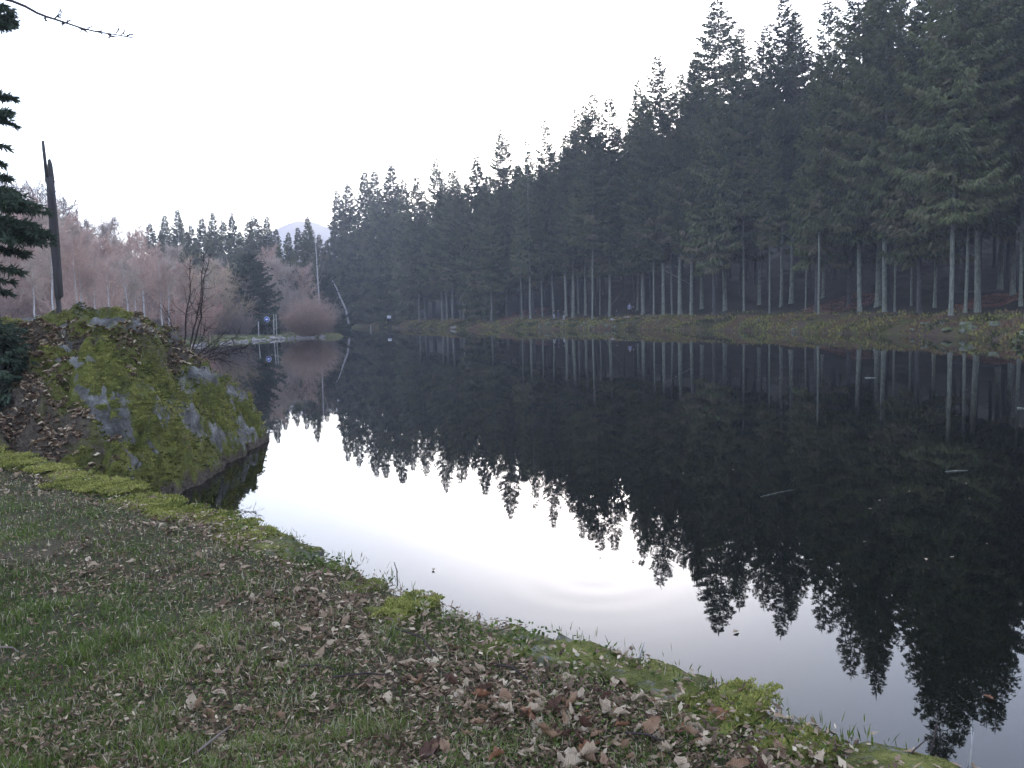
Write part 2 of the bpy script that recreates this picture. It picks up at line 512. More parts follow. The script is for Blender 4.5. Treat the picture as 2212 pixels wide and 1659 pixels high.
def land_h(x, y, rough=True):
    x = np.asarray(x, float); y = np.asarray(y, float)
    d = lake_sdf(x, y)
    wob = vfbm(x, y, 9, 5) - 0.5
    dr = np.where(d > 0, np.maximum(d + wob * 1.2 * np.clip(d, 0, 1), 0.02), d)
    right = np.interp(dr, [-12, -2, 0, 0.35, 1.2, 3.0, 4.5, 8, 13, 30, 60, 200], [-2.2, -1.2, -0.12, 0.35, 0.75, 1.2, 1.35, 1.6, 2.4, 7.0, 17, 45])
    left = np.interp(dr, [-12, -2, 0, 0.3, 2, 6, 15, 60, 200], [-2.2, -1.0, -0.1, 0.22, 0.36, 0.55, 1.0, 4.5, 9])
    near = np.interp(dr, [-12, -2, 0, 0.3, 1], [-2.2, -1.2, -0.3, 0.3, Z_BANK - 0.05])
    w = leftness(x, y)
    h = right * (1 - w) + left * w
    wn_ = (1 - smooth(22, 34, y)) * (1 - smooth(16, 24, x))
    h = h * (1 - wn_) + near * wn_
    if rough:
        h = h + np.clip(d, 0, 1.0) * ((vfbm(x, y, 2.6, 9) - 0.5) * 0.9 + (vfbm(x, y, 0.9, 19, 2) - 0.5) * 0.3) * (1 - wn_) * (1 - 0.75 * w)
    return h

def ray_land(px, py, y0=36.0, y1=240.0):
    ys = np.arange(y0, y1, 0.25)
    d = ray(px, py)
    z = HC + d.z * ys
    xs = d.x * ys
    hit = (z <= land_h(xs, ys, False)) & (lake_sdf(xs, ys) > 0.3)
    k = np.argmax(hit)
    if not hit[k]: return None
    return Vector((xs[k], ys[k], float(land_h(xs[k:k + 1], ys[k:k + 1])[0])))

def shore_spot(px, off, y0=36.0, y1=240.0):
    """Point `off` metres behind the far pond edge along the sight line of picture column px."""
    ys = np.arange(y0, y1, 0.25)
    d = ray(px, 690)
    xs = d.x * ys
    sd = lake_sdf(xs, ys)
    k = np.argmax(sd > off)
    return Vector((xs[k], ys[k], float(land_h(xs[k:k + 1], ys[k:k + 1])[0])))

# ------------------------------------------------------------------ structure: terrain, water, hills
def grid_mesh(xs, ys):
    X, Y = np.meshgrid(xs, ys)
    nx, ny = len(xs), len(ys)
    i, j = np.meshgrid(np.arange(nx - 1), np.arange(ny - 1))
    a = (j * nx + i).ravel()
    return X.ravel(), Y.ravel(), np.stack([a, a + 1, a + nx + 1, a + nx], -1)

xs = np.concatenate([[-1400, -800, -450, -280, -190], np.arange(-140, -50, 4), np.arange(-50, 52, 0.62), np.arange(52, 130, 4), [150, 200, 300, 500, 900, 1400]])
ys = np.concatenate([[-1400, -900, -400, -200, -110, -60, -40], np.arange(-30, 20, 3), np.arange(20, 215, 0.8), np.arange(215, 330, 5), [360, 420, 520, 700, 1000, 1400]])
X, Y, Fc = grid_mesh(xs, ys)
Zt = land_h(X, Y)
sd = lake_sdf(X, Y)
near_zone = smooth(-17, -14, X) * (1 - smooth(9, 12, X)) * smooth(-12, -9, Y) * (1 - smooth(21, 24, Y))
Zt = Zt - near_zone * 0.9
lf = leftness(X, Y)
grassy = lf * (1 - smooth(5, 8.5, sd + (vfbm(X, Y, 5, 3) - .5) * 3)) * smooth(50, 64, Y)
scrub = lf * smooth(4.5, 8, sd + (vfbm(X, Y, 5, 3) - .5) * 3)
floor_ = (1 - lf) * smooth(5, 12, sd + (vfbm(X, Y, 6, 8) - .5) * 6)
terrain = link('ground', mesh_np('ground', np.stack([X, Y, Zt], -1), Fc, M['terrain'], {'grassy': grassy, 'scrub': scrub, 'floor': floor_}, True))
tag(terrain, 'mossy woodland ground sloping up around the pond', kind='structure')

wx0, wx1, wy0, wy1 = -60, 60, -12, 215
water = link('pond_water', mesh_np('pond_water', [(wx0, wy0, 0), (wx1, wy0, 0), (wx1, wy1, 0), (wx0, wy1, 0)], np.array([[0, 1, 2, 3]]), M['water']))
tag(water, 'still dark pond water mirroring the spruces and pale sky', kind='structure')

m = Mat('forested_hill', 0.95, 0.05)
m.color(m.ramp(m.noise(0.06, 6, 0.7), [(0.35, (0.03, 0.045, 0.045)), (0.7, (0.09, 0.09, 0.08))])).bump(m.noise(0.15, 4), 3.0, 0.8)
hx = np.linspace(-1080, 290, 160); hy = np.linspace(1040, 1390, 24)
X, Y, Fc = grid_mesh(hx, hy)
ridge = np.exp(-((Y - 1200) / 105.0) ** 2)
k_ = 1200 / 3200.0
prof = 345 * k_ * np.exp(-((X + 790 * k_) / (420.0 * k_)) ** 2) + 180 * k_ * np.exp(-((X + 1700 * k_) / (500.0 * k_)) ** 2) + 120 * k_ * np.exp(-((X + 100 * k_) / (400.0 * k_)) ** 2) + (vfbm(X, Y, 60, 2) - 0.5) * 16 + (vfbm(X, Y, 9, 6, 2) - .5) * 5
hill = link('hill', mesh_np('hill', np.stack([X, Y, ridge * prof + 8], -1), Fc, m.m, None, True))
tag(hill, 'pale bluish wooded hill far beyond the pond', kind='structure')

# ------------------------------------------------------------------ near bank ground
def wall_side(x, y):
    """Distance inside the wall line (positive on the bank)."""
    x = np.asarray(x, float); y = np.asarray(y, float)
    best = np.full(x.shape, 1e18); sign = np.ones(x.shape)
    W = np.array(WALL)
    for k in range(len(W) - 1):
        (ax, ay), (bx, by) = W[k], W[k + 1]
        dx, dy = bx - ax, by - ay
        t = np.clip(((x - ax) * dx + (y - ay) * dy) / (dx * dx + dy * dy), 0, 1)
        d2 = (x - ax - t * dx) ** 2 + (y - ay - t * dy) ** 2
        s = np.sign(dx * (y - ay) - dy * (x - ax))
        m_ = d2 < best
        best = np.where(m_, d2, best); sign = np.where(m_, -s, sign)
    return np.sqrt(best) * sign

def bank_h(x, y):
    x = np.asarray(x, float); y = np.asarray(y, float)
    ws = wall_side(x, y)
    h = Z_BANK + (vfbm(x, y, 1.6, 31) - 0.5) * 0.16 + (vfbm(x, y, 0.35, 41, 3) - 0.5) * 0.05
    h = h - 0.05 * (1 - smooth(0.0, 0.5, ws)) + 0.05 * smooth(1.0, 3.0, ws)
    return h

xs = np.arange(-16, 9.01, 0.07); ys = np.concatenate([np.arange(-10, 1.5, 0.5), np.arange(1.5, 11, 0.06), np.arange(11, 24, 0.5)])
X, Y, Fc = grid_mesh(xs, ys)
ws = wall_side(X, Y)
Zb = bank_h(X, Y)
keep = (ws[Fc] > -0.02).all(1) & ~((Y[Fc] > 11.5).any(1) & (X[Fc] > -6.5).any(1))
edge = np.maximum(smooth(-14.5, -16, X), smooth(22.5, 24, Y))
bank = link('bank', mesh_np('bank', np.stack([X, Y, Zb - edge * 1.2], -1), Fc[keep], M['soil'], None, True))
tag(bank, 'grassy leaf strewn bank in the foreground', kind='structure')

# ------------------------------------------------------------------ rock outcrop
CP = []
def cp(px, py, dep): CP.append(at(px, py, dep * 1.064))
for a in [(30, 692, 14.2), (128, 675, 14), (200, 671, 14), (262, 672, 14.2), (300, 688, 14.2), (350, 713, 14.3), (383, 745, 14.5), (60, 715, 13.4), (150, 715, 13.2), (250, 730, 13.0), (330, 745, 13.3),
          (150, 752, 12.5), (230, 768, 12.5), (330, 775, 12.9), (400, 775, 14), (440, 800, 14.6), (480, 825, 15), (530, 862, 15.3), (560, 885, 15.7), (300, 830, 11.6), (200, 830, 10.7), (130, 820, 10.9), (250, 800, 11.8), (350, 810, 12.6),
          (300, 950, 10.5), (400, 930, 11.7), (450, 960, 12.3), (500, 900, 13.8), (220, 980, 9.8), (100, 950, 9.6), (0, 940, 9.9), (0, 850, 11), (50, 770, 12), (0, 700, 13.6), (-80, 690, 13.5), (-80, 850, 11), (-80, 930, 10),
          (560, 925, 15.7), (430, 870, 13.2), (350, 880, 11.8), (250, 890, 10.6), (400, 850, 13.2), (150, 900, 10.2), (60, 900, 10.3)]: cp(*a)
WPT = [(-12, 12, 2.0), (-12, 15, 2.3), (-12, 18, 1.8), (-10, 17.5, 2.0), (-8, 17.5, 1.9), (-6.7, 16.8, 1.5), (-9, 20, 1.2), (-12, 21.5, 1.0), (-7.4, 19.6, 0.5)]
edge_pts = [(-7.4, 20.5), (-5.6, 18), (-5.05, 16.5), (-5.0, 15), (-4.9, 13.2), (-4.85, 11.7), (-4.6, 10.2), (-4.4, 9.2)]
for x, y in edge_pts:
    WPT += [(x, y, -0.02), (x + 0.35, y + 0.05, -1.5)]
for k in range(5):
    x, y = WALL[k]
    WPT += [(x - 0.05, y + 0.35, 0.68), (x + 0.05, y - 0.3, 0.35), (x, y - 0.9, 0.0)]
P3 = np.array([tuple(p) for p in CP] + WPT)
D = np.sqrt(((P3[:, None, :2] - P3[None, :, :2]) ** 2).sum(-1) + 0.05)
wts = np.linalg.solve(D + np.eye(len(P3)) * -0.02, P3[:, 2] - 0.5)
def rock_base(x, y):
    out = np.full(x.shape, 0.5)
    for (a, b, _), w in zip(P3, wts): out = out + w * np.sqrt((x - a) ** 2 + (y - b) ** 2 + 0.05)
    return out
xs = np.arange(-12, -3.9, 0.05); ys = np.arange(7.2, 22, 0.055)
X, Y, Fc = grid_mesh(xs, ys)
B = rock_base(X, Y)
nz = np.zeros(len(X)); nm_ = np.zeros(len(X)); ns_ = np.zeros(len(X))
for k in range(len(X)):
    x, y, z = X[k], Y[k], B[k]
    # strata dipping towards the water, cut into uneven ledges
    w1_ = mnoise.noise(Vector((x * 0.8, y * 0.8, z)))
    q = (x * 0.75 + y * 0.35 + z * 1.3) * 1.15 + w1_ * 0.8
    led = abs((q % 1.0) - 0.5) * 2
    r = mnoise.ridged_multi_fractal(Vector((x * 0.7 + y * 0.5, y * 0.8 - x * 0.3, z * 1.2)) * 1.15, 0.85, 2.15, 5, 1.0, 2.0)
    lump = mnoise.fractal(Vector((x * 1.6, y * 1.6, z * 1.6 + 9)), 0.9, 2.1, 3)
    nz[k] = (led - 0.5) * 0.22 + (r - 1.1) * 0.10 + lump * 0.17 + (mnoise.ridged_multi_fractal(Vector((x * 3.2, y * 3.2, z * 3.2)), 0.8, 2.2, 4, 1.0, 2.0) - 1.1) * 0.075
    nm_[k] = mnoise.fractal(Vector((x * 1.3 + 7, y * 1.3, z * 1.6)), 0.8, 2.2, 4)
    ns_[k] = mnoise.fractal(Vector((x * 1.1 + 27 + y * 0.4, y * 0.9 - 9, z * 0.7)), 0.7, 2.2, 4)
def line_band(pts, wd):
    d2 = np.full(len(X), 1e9); Q = [at(a, b, c * 1.064) for a, b, c in pts]
    for A_, B_ in zip(Q[:-1], Q[1:]):
        ex, ey = B_.x - A_.x, B_.y - A_.y
        t_ = np.clip(((X - A_.x) * ex + (Y - A_.y) * ey) / (ex * ex + ey * ey), 0, 1)
        d2 = np.minimum(d2, (X - A_.x - t_ * ex) ** 2 + (Y - A_.y - t_ * ey) ** 2)
    return np.exp(-d2 / wd ** 2)
G1 = [(60, 735, 12.8), (150, 757, 12.4), (230, 772, 12.4), (330, 780, 12.8), (395, 775, 13.8)]
G2 = [(120, 805, 11.2), (235, 812, 11.6), (300, 850, 11.4), (345, 895, 11.6), (385, 935, 11.7)]
G3 = [(260, 790, 12.3), (350, 812, 12.7), (430, 850, 13.4), (520, 890, 14.4)]
G4 = [(150, 905, 10.2), (260, 935, 10.4), (330, 985, 10.7)]
jig = np.array([mnoise.noise(Vector((x * 1.8, y * 1.8, 3.0))) for x, y in zip(X, Y)])
up_ = lambda P, d: [(a, b - d, c + 0.25) for a, b, c in P]
carve = -0.20 * line_band(G1, 0.24) + 0.20 * line_band(up_(G1, 26), 0.30) - 0.17 * line_band(G2, 0.20) + 0.18 * line_band([(a, b + 35, c - 0.2) for a, b, c in G2], 0.38) - 0.15 * line_band(G3, 0.17) + 0.15 * line_band(up_(G3, 18), 0.25) - 0.16 * line_band(G4, 0.18)
bil = np.array([abs(mnoise.noise(Vector((x * 2.6, y * 2.6, z * 2.6)))) + 0.5 * abs(mnoise.noise(Vector((x * 5.5, y * 5.5, z * 5.5 + 3)))) for x, y, z in zip(X, Y, B)])
nz = nz * 1.05 + (bil - 0.4) * 0.42 + carve * 1.7 * (1 + 0.6 * jig) + np.sin(Y * 9 + jig * 5) * 0.05 * smooth(-5.7, -5.2, X) * (1 - smooth(0.9, 1.3, B))
wet = smooth(-0.1, 0.25, B)
Zr = B + nz * (0.35 + 0.65 * wet) * (1 - 0.55 * smooth(2.0, 2.35, B))
gx = np.gradient(Zr.reshape(len(ys), len(xs)), axis=1).ravel() / 0.05
gy = np.gradient(Zr.reshape(len(ys), len(xs)), axis=0).ravel() / 0.055
slope = np.sqrt(gx ** 2 + gy ** 2)
flat = 1 - smooth(0.3, 0.95, slope)
moss_a = np.clip(0.70 + nm_ * 0.5 - smooth(3.2, 7, slope) * 0.12 - 0.28 * smooth(2.3, 2.55, Zr) * smooth(13, 15, Y), 0, 1)
moss_a = moss_a + 0.12 - 0.9 * smooth(0.70, 0.75, vfbm(X * 1.3 + Zr, Y - Zr, 0.55, 305, 3)) - 0.35 * smooth(0.69, 0.75, vfbm(X + 9, Y * 0.6 + Zr * 2, 1.3, 315, 3))
moss_a = np.clip(moss_a, 0, 1)
# leaf litter lies in the hollows and on the slope towards the left
soil_a = np.clip(0.10 + ns_ * 0.8 + flat * 0.22 + 0.45 * smooth(-6.2, -7.4, X) * (1 - smooth(1.5, 2.1, Zr)) + 0.3 * (Zr < 2.25) * flat - 0.5 * smooth(2.2, 2.45, Zr), 0, 1) * smooth(0.3, 0.6, Zr)
def band(pts, wd):
    d2 = np.full(len(X), 1e9); Q = [at(a, b, c * 1.064) for a, b, c in pts]
    for A_, B_ in zip(Q[:-1], Q[1:]):
        ex, ey = B_.x - A_.x, B_.y - A_.y
        t_ = np.clip(((X - A_.x) * ex + (Y - A_.y) * ey) / (ex * ex + ey * ey), 0, 1)
        d2 = np.minimum(d2, (X - A_.x - t_ * ex) ** 2 + (Y - A_.y - t_ * ey) ** 2)
    return np.exp(-d2 / wd ** 2)
led_b = band([(60, 728, 13), (150, 752, 12.5), (230, 768, 12.5), (330, 775, 12.9), (400, 772, 14)], 0.30) + 0.8 * band([(235, 815, 11.6), (300, 850, 11.4), (345, 895, 11.6)], 0.22) + band([(0, 800, 11.6), (60, 860, 10.8), (110, 930, 9.7)], 0.55) + 0.7 * band([(360, 935, 11.2), (385, 915, 11.6)], 0.18)
soil_a = np.clip(soil_a * 0.75 + led_b * 0.55, 0, 1)
soil_a = np.maximum(soil_a, 0.75 * (1 - smooth(0.10, 0.30, Zr + jig * 0.12)))
moss_a = np.where(X < -7.9, moss_a, moss_a)
dx = np.array([mnoise.noise(Vector((x * 2.2, y * 2.2, z * 2.2 + 50))) for x, y, z in zip(X, Y, Zr)]) * 0.10 * smooth(1.0, 3.0, slope)
keep = (Zr[Fc].max(1) > -0.9)
wsr = wall_side(X, Y)
keep &= ~((wsr[Fc] > 0.4).all(1))
RX = X + dx
rock = link('rock_outcrop', mesh_np('rock_outcrop', np.stack([RX, Y, Zr], -1), Fc[keep], M['rock'], {'moss': moss_a, 'soil': soil_a}, True))
tag(rock, 'large moss covered rock outcrop rising from the pond at left', 'rock')
ROCK_GRID = (xs, ys, Zr.reshape(len(ys), len(xs)), soil_a.reshape(len(ys), len(xs)), moss_a.reshape(len(ys), len(xs)), slope.reshape(len(ys), len(xs)))
def rock_at(x, y, k=2):
    i = np.clip(((np.asarray(x) + 12) / 0.05).astype(int), 0, len(xs) - 1); j = np.clip(((np.asarray(y) - 7.2) / 0.055).astype(int), 0, len(ys) - 1)
    return ROCK_GRID[k][j, i]

# moss fuzz on the rock: short shoots standing off the surface
rs = np.random.RandomState(5)
n = 330000
px_ = rs.uniform(-10.5, -4.2, n); py_ = rs.uniform(7.8, 18.5, n)
mo, so, sl, zz = rock_at(px_, py_, 4), rock_at(px_, py_, 3), rock_at(px_, py_, 5), rock_at(px_, py_, 2)
patch = vfbm(px_, py_, 0.5, 71)
ok = (mo + (patch - 0.5) * 0.7 > 0.45) & (so < 0.55) & (zz > 0.1)
px_, py_, zz = px_[ok], py_[ok], zz[ok]
P = np.stack([px_, py_, zz - 0.01], -1)
Dn = norm(np.stack([0.5 + rs.randn(len(P)) * 0.6, -0.5 + rs.randn(len(P)) * 0.6, np.full(len(P), 0.9)], -1))
V, Fq = diamonds(P, Dn, rs.uniform(0.02, 0.05, len(P)), rs.uniform(0.010, 0.022, len(P)), rs)
tn = np.clip(vfbm(px_, py_, 0.7, 77) * 1.6 - 0.42 + (vfbm(px_, py_, 0.13, 78, 2) - 0.5) * 1.1 + rs.randn(len(P)) * 0.15, 0, 0.97)
fz = kid(rock, link('moss', mesh_np('moss', V, Fq, M['moss'], {'tint': np.repeat(tn, 4)})))
fz['kind'] = 'stuff'

# ------------------------------------------------------------------ retaining wall of mossy stones
wall = empty('retaining_wall', (WALL[8][0], WALL[8][1], 0))
tag(wall, 'low dry stone retaining wall topped with moss along the near bank', 'wall')
W2 = np.array(WALL_NEAR); seg = np.linalg.norm(np.diff(W2, axis=0), axis=1); cum = np.concatenate([[0], np.cumsum(seg)])
def wall_pt(s):
    return np.array([np.interp(s, cum, W2[:, 0]), np.interp(s, cum, W2[:, 1])])
def stone_mesh(lx, ly, lz, seed, mat, attrs=True):
    """A rounded uneven block: cube sphere blended to a box and roughened."""
    N = 7
    vs, fs = {}, []
    def vid(p):
        return vs.setdefault(tuple(p), len(vs))
    for ax in range(3):
        for sgn in (0, N):
            for i in range(N):
                for j in range(N):
                    q = []
                    for (a, b) in ((i, j), (i + 1, j), (i + 1, j + 1), (i, j + 1)):
                        p = [0, 0, 0]; p[ax] = sgn; p[(ax + 1) % 3] = a; p[(ax + 2) % 3] = b
                        q.append(vid(p))
                    fs.append(q if sgn else q[::-1])
    V = np.array(list(vs.keys()), float) / N * 2 - 1
    sph = norm(V)
    V = V * 0.84 + sph * 0.18
    for k in range(len(V)):
        p = Vector(V[k]) * 1.3 + Vector((seed * 3.1, seed * 1.7, 0))
        V[k] *= 1 + mnoise.fractal(p, 0.8, 2.2, 4) * 0.24
    up = V[:, 2]
    V = V * np.array([lx / 2, ly / 2, lz / 2])
    at_ = {'moss': np.clip(0.25 + up * 0.35, 0, 1), 'soil': np.zeros(len(V))} if attrs else None
    return V, np.array(fs), at_
s = 0.0; k = 0; rs = np.random.RandomState(3)
moss_spots = [(0.0, 5.2, 0.9), (5.2, 6.0, 0.3), (6.0, 6.8, 0.85), (6.8, 8.6, 0.3), (8.6, 9.0, 0.9), (9.0, 9.6, 0.25), (9.6, 10.6, 0.7), (10.6, 11.2, 0.35), (11.2, 20, 0.7)]
def moss_pad(parent_y, c, ang, lx, ly, zt, seed, rs):
    """A cushion of moss lying over a stone: bumpy pad plus short shoots."""
    nu, nv = 14, 9
    u = np.linspace(-1, 1, nu); v = np.linspace(-1, 1, nv)
    U, Vv = np.meshgrid(u, v); U, Vv = U.ravel(), Vv.ravel()
    rr = np.sqrt(U ** 2 + Vv ** 2 * 1.0)
    ed = 1 - smooth(0.62, 1.15, rr + (vfbm(U + seed * 7, Vv, 0.5, 3) - 0.5) * 0.9)
    Z = zt - 0.03 + ed * (0.012 + 0.028 * vfbm(U + seed, Vv, 0.6, 9)) + (vfbm(U * lx + seed, Vv * ly, 0.09, 23, 2) - 0.5) * 0.05
    ca, sa = math.cos(ang), math.sin(ang)
    xx = U * lx * 0.56; yy = Vv * ly * 0.6
    PX, PY = c[0] + xx * ca - yy * sa, c[1] + xx * sa + yy * ca
    i, j = np.meshgrid(np.arange(nu - 1), np.arange(nv - 1)); a = (j * nu + i).ravel()
    Fp = np.stack([a, a + 1, a + nu + 1, a + nu], -1)
    Fp = Fp[(ed[Fp] > 0.22).all(1)]
    mb_V = [np.stack([PX, PY, Z], -1)]; T = [np.clip(0.25 + 0.5 * vfbm(PX, PY, 0.12, 55), 0, 1)]
    fs = 1 + max(0, parent_y - 4) * 0.12
    nsh = int(5200 * lx * ly / 0.2 / fs)
    a = rs.uniform(-1, 1, nsh); b = rs.uniform(-1, 1, nsh)
    e = 1 - smooth(0.62, 1.15, np.sqrt(a * a + b * b) + (vfbm(a + seed * 7, b, 0.5, 3) - 0.5) * 0.9)
    a, b, e = a[e > 0.16], b[e > 0.16], e[e > 0.16]
    z = zt - 0.033 + e * (0.012 + 0.028 * vfbm(a + seed, b, 0.6, 9)) + (vfbm(a * lx + seed, b * ly, 0.09, 23, 2) - 0.5) * 0.05
    xx, yy = a * lx * 0.56, b * ly * 0.6
    P = np.stack([c[0] + xx * ca - yy * sa, c[1] + xx * sa + yy * ca, z], -1)
    Dn = norm(np.stack([rs.randn(len(P)) * 0.6, rs.randn(len(P)) * 0.6, np.full(len(P), 0.8)], -1))
    Vs, Fs = diamonds(P, Dn, rs.uniform(0.010, 0.022, len(P)) * fs, rs.uniform(0.005, 0.010, len(P)) * fs, rs)
    tn = np.clip(-0.1 + 0.75 * vfbm(P[:, 0] + seed, P[:, 1], 0.10, 55) + 0.6 * vfbm(P[:, 0] + seed, P[:, 1], 0.4, 57) + rs.randn(len(P)) * 0.17, 0, 1)
    Vall = np.vstack([mb_V[0], Vs]); Fall = np.vstack([Fp, Fs + len(mb_V[0])])
    me = mesh_np('moss', Vall, Fall, M['moss'], {'tint': np.concatenate([T[0], np.repeat(tn, 4)])}, False)
    o = link('moss', me)
    return o
total = cum[-1]
while s < total:
    L = rs.uniform(0.26, 0.6)
    c = wall_pt(s + L / 2); a, b = wall_pt(s), wall_pt(min(s + L, total))
    ang = math.atan2(b[1] - a[1], b[0] - a[0])
    depth = rs.uniform(0.30, 0.44)
    nrm = np.array([-math.sin(ang), math.cos(ang)])
    cc = c - nrm * (depth / 2 - 0.07 + rs.uniform(-0.03, 0.05))
    pm = next((p for lo, hi, p in moss_spots if lo <= s < hi), 0.7)
    lh = rs.uniform(0.20, 0.30)
    bare_top = rs.rand() < max(pm, 0.8)
    zt = float(bank_h(np.array([cc[0]]), np.array([cc[1]]))[0]) + (rs.uniform(0.015, 0.05) if bare_top else -0.02) + (0.035 if s < 4.6 else 0)
    V, Fs, at_ = stone_mesh(L * 1.02, depth, lh, k + 1, None)
    ca, sa = math.cos(ang), math.sin(ang)
    tl = rs.uniform(-0.06, 0.06)
    V[:, 2] += V[:, 0] * tl
    V = np.stack([V[:, 0] * ca - V[:, 1] * sa + cc[0], V[:, 0] * sa + V[:, 1] * ca + cc[1], V[:, 2] + zt - lh / 2], -1) - np.array([wall.location.x, wall.location.y, 0])
    mossy = bare_top and rs.rand() < max(pm - 0.12, 0.58)
    at_['moss'] = at_['moss'] + (0.3 if mossy else 0.02); at_['soil'] = at_['soil'] + rs.uniform(0.1, 0.4)
    st = kid(wall, link('stone', mesh_np('stone', V, Fs, M['rock'], at_, True)))
    if mossy:
        off = cc + nrm * rs.uniform(-0.03, 0.05)
        mp = moss_pad(float(c[1]), off - np.array([wall.location.x, wall.location.y]), ang, L * rs.uniform(0.9, 1.25), depth * rs.uniform(1.0, 1.4), zt + 0.015, k, rs)
        kid(st, mp)
    # the courses below, seen only in the water's mirror
    for zz in (0.5, 0.22, -0.05):
        V, Fs, at_ = stone_mesh(L * 1.04, depth, 0.33, k + 40, None)
        at_['moss'] = at_['moss'] * 0 + 0.25
        V = np.stack([V[:, 0] * ca - V[:, 1] * sa + cc[0], V[:, 0] * sa + V[:, 1] * ca + cc[1], V[:, 2] + zz - 0.05], -1) - np.array([wall.location.x, wall.location.y, 0])
        kid(wall, link('stone', mesh_np('stone', V, Fs, M['rock'], at_, True)))
    s += L; k += 1

# ------------------------------------------------------------------ spruces
def spruce(seed, H=30.0, bare=0.28, width=3.2, airy=1.0, droop=1.0, strip=1.14, trunk_r=0.20, whorl=0.5, dens=1.0, dead=True):
    rs = np.random.RandomState(seed)
    V_, F_, T_ = [], [], []
    nv = 0
    def put(V, F, t):
        nonlocal nv
        V_.append(V); F_.append(F + nv); nv += len(V); T_.append(np.repeat(t, 4))
    z0 = H * bare
    side = rs.uniform(0, 6.28)
    z = z0
    while z < H - 0.25:
        t = (z - z0) / (H - z0)
        prof = min((1 - t) ** 0.64, 1.85 * (1 - t)) * (0.72 + 0.28 * smooth(0, 0.15, t)) + 0.02
        nb = rs.randint(5, 8) if t < 0.75 else rs.randint(4, 6)
        a0 = rs.uniform(0, 6.28)
        for b in range(nb):
            if rs.rand() < 0.10 * airy: continue
            az = a0 + b * 6.283 / nb + rs.uniform(-0.35, 0.35)
            L = width * prof * rs.uniform(0.5, 1.2) * (1 + 0.15 * math.cos(az - side))
            if L < 0.2: L = 0.2
            up = -0.32 + 0.95 * t ** 1.3 + rs.uniform(-0.12, 0.12)
            ns = max(5, int((3.5 + L * 10.5) * dens))
            sg = np.linspace(0, 1, 6)
            sag = -0.22 * droop * (1 - 0.6 * t)
            curve = lambda q: np.stack([np.cos(az) * L * q, np.sin(az) * L * q, z + L * (up * q + sag * np.sin(q * 3.1) * 0.5 + 0.16 * q ** 3)], -1)
            C = curve(sg)
            Vr, Fr = ribbons(C[:-1], C[1:], np.full(5, 0.05) * (1 - sg[:-1] * .7) * strip, np.full(5, 0.05) * (1 - sg[1:] * .7) * strip, rs)
            put(Vr, Fr, np.full(5, 0.05))
            q = rs.uniform(0.04, 1.0, ns) ** 0.85
            base = curve(q)
            sd_ = np.where(rs.rand(ns) < 0.5, 1, -1) * rs.uniform(0.45, 1.2, ns)
            l = (0.16 + 0.42 * L * (1 - q) ** 0.8 * np.minimum(1, q * 3)) * rs.uniform(0.6, 1.1, ns)
            l = np.minimum(l, 1.1)
            sec = np.stack([np.cos(az + sd_), np.sin(az + sd_), up * 0.3 + rs.uniform(-0.35, 0.1, ns)], -1)
            k = 5
            f = (np.arange(k)[None, :] + rs.rand(ns, k)) / k
            PP = (base[:, None, :] + sec[:, None, :] * (l[:, None] * f)[..., None]).reshape(-1, 3)
            hang = droop * rs.uniform(0.6, 1.9, ns * k) * (1 - 0.75 * t)
            DD = norm(np.repeat(sec, k, 0) * 0.75 + np.array([math.cos(az), math.sin(az), 0]) * 0.25 + np.stack([rs.randn(ns * k) * .25, rs.randn(ns * k) * .25, -hang], -1))
            LL = rs.uniform(0.25, 0.72, ns * k) * (1 - 0.55 * t) * strip
            WW = rs.uniform(0.09, 0.18, ns * k) * (1 - 0.25 * t * t) * strip
            Vd, Fd = diamonds(PP, DD, LL, WW, rs)
            tb = rs.uniform(0.0, 0.9)
            tt = np.clip(tb + rs.randn(ns * k) * 0.16, 0, 1)
            if t < 0.25 and rs.rand() < 0.25: tt = np.clip(tt + 0.4, 0, 1)
            put(Vd, Fd, tt)
        z += whorl * rs.uniform(0.75, 1.25) * (1 - 0.42 * t)
    # leader
    Vd, Fd = diamonds(np.array([[0, 0, H - 0.6]] * 3), norm(np.array([[0.02, 0, 1], [0, 0.03, 1], [-0.03, 0, 1.0]])), np.array([0.9, 0.8, 0.7]), np.full(3, 0.14), rs)
    put(Vd, Fd, np.full(3, 0.3))
    crown = (np.concatenate(V_), np.concatenate(F_), np.concatenate(T_))
    tb = MB()
    hs = np.concatenate([[-0.6, 0.0, 0.35, 1.0, 2.0], np.linspace(3.5, H - 0.4, 12)])
    rr = trunk_r * (1 - np.clip(hs, 0, H) / H) ** 0.85 + 0.015
    rr[:3] *= np.array([1.55, 1.35, 1.12])
    wob = np.cumsum(rs.randn(len(hs), 2) * 0.035, 0) * np.linspace(0, 1, len(hs))[:, None]
    tb.tube(np.stack([wob[:, 0], wob[:, 1], hs], -1), rr, 10)
    dd = MB()
    if dead:
        for k in range(int(H * bare * 2.2)):
            zz = rs.uniform(0.3, 1.0) * z0; az = rs.uniform(0, 6.28); L = rs.uniform(0.4, 1.7)
            A = np.array([0, 0, zz]); e = np.array([math.cos(az), math.sin(az), rs.uniform(-0.5, 0.15)]) * L
            dd.tube([A, A + e * 0.5 + [0, 0, -0.04 * L], A + e], [0.022, 0.015, 0.006], 3)
            for w in range(3):
                q = rs.uniform(0.3, 0.95); B_ = A + e * q; e2 = np.array([math.cos(az + rs.choice([-1, 1]) * 0.8), math.sin(az + rs.choice([-1, 1]) * 0.8), -0.3]) * rs.uniform(0.2, 0.5)
                dd.tube([B_, B_ + e2], [0.01, 0.004], 3, cap=False)
    return crown, tb, dd

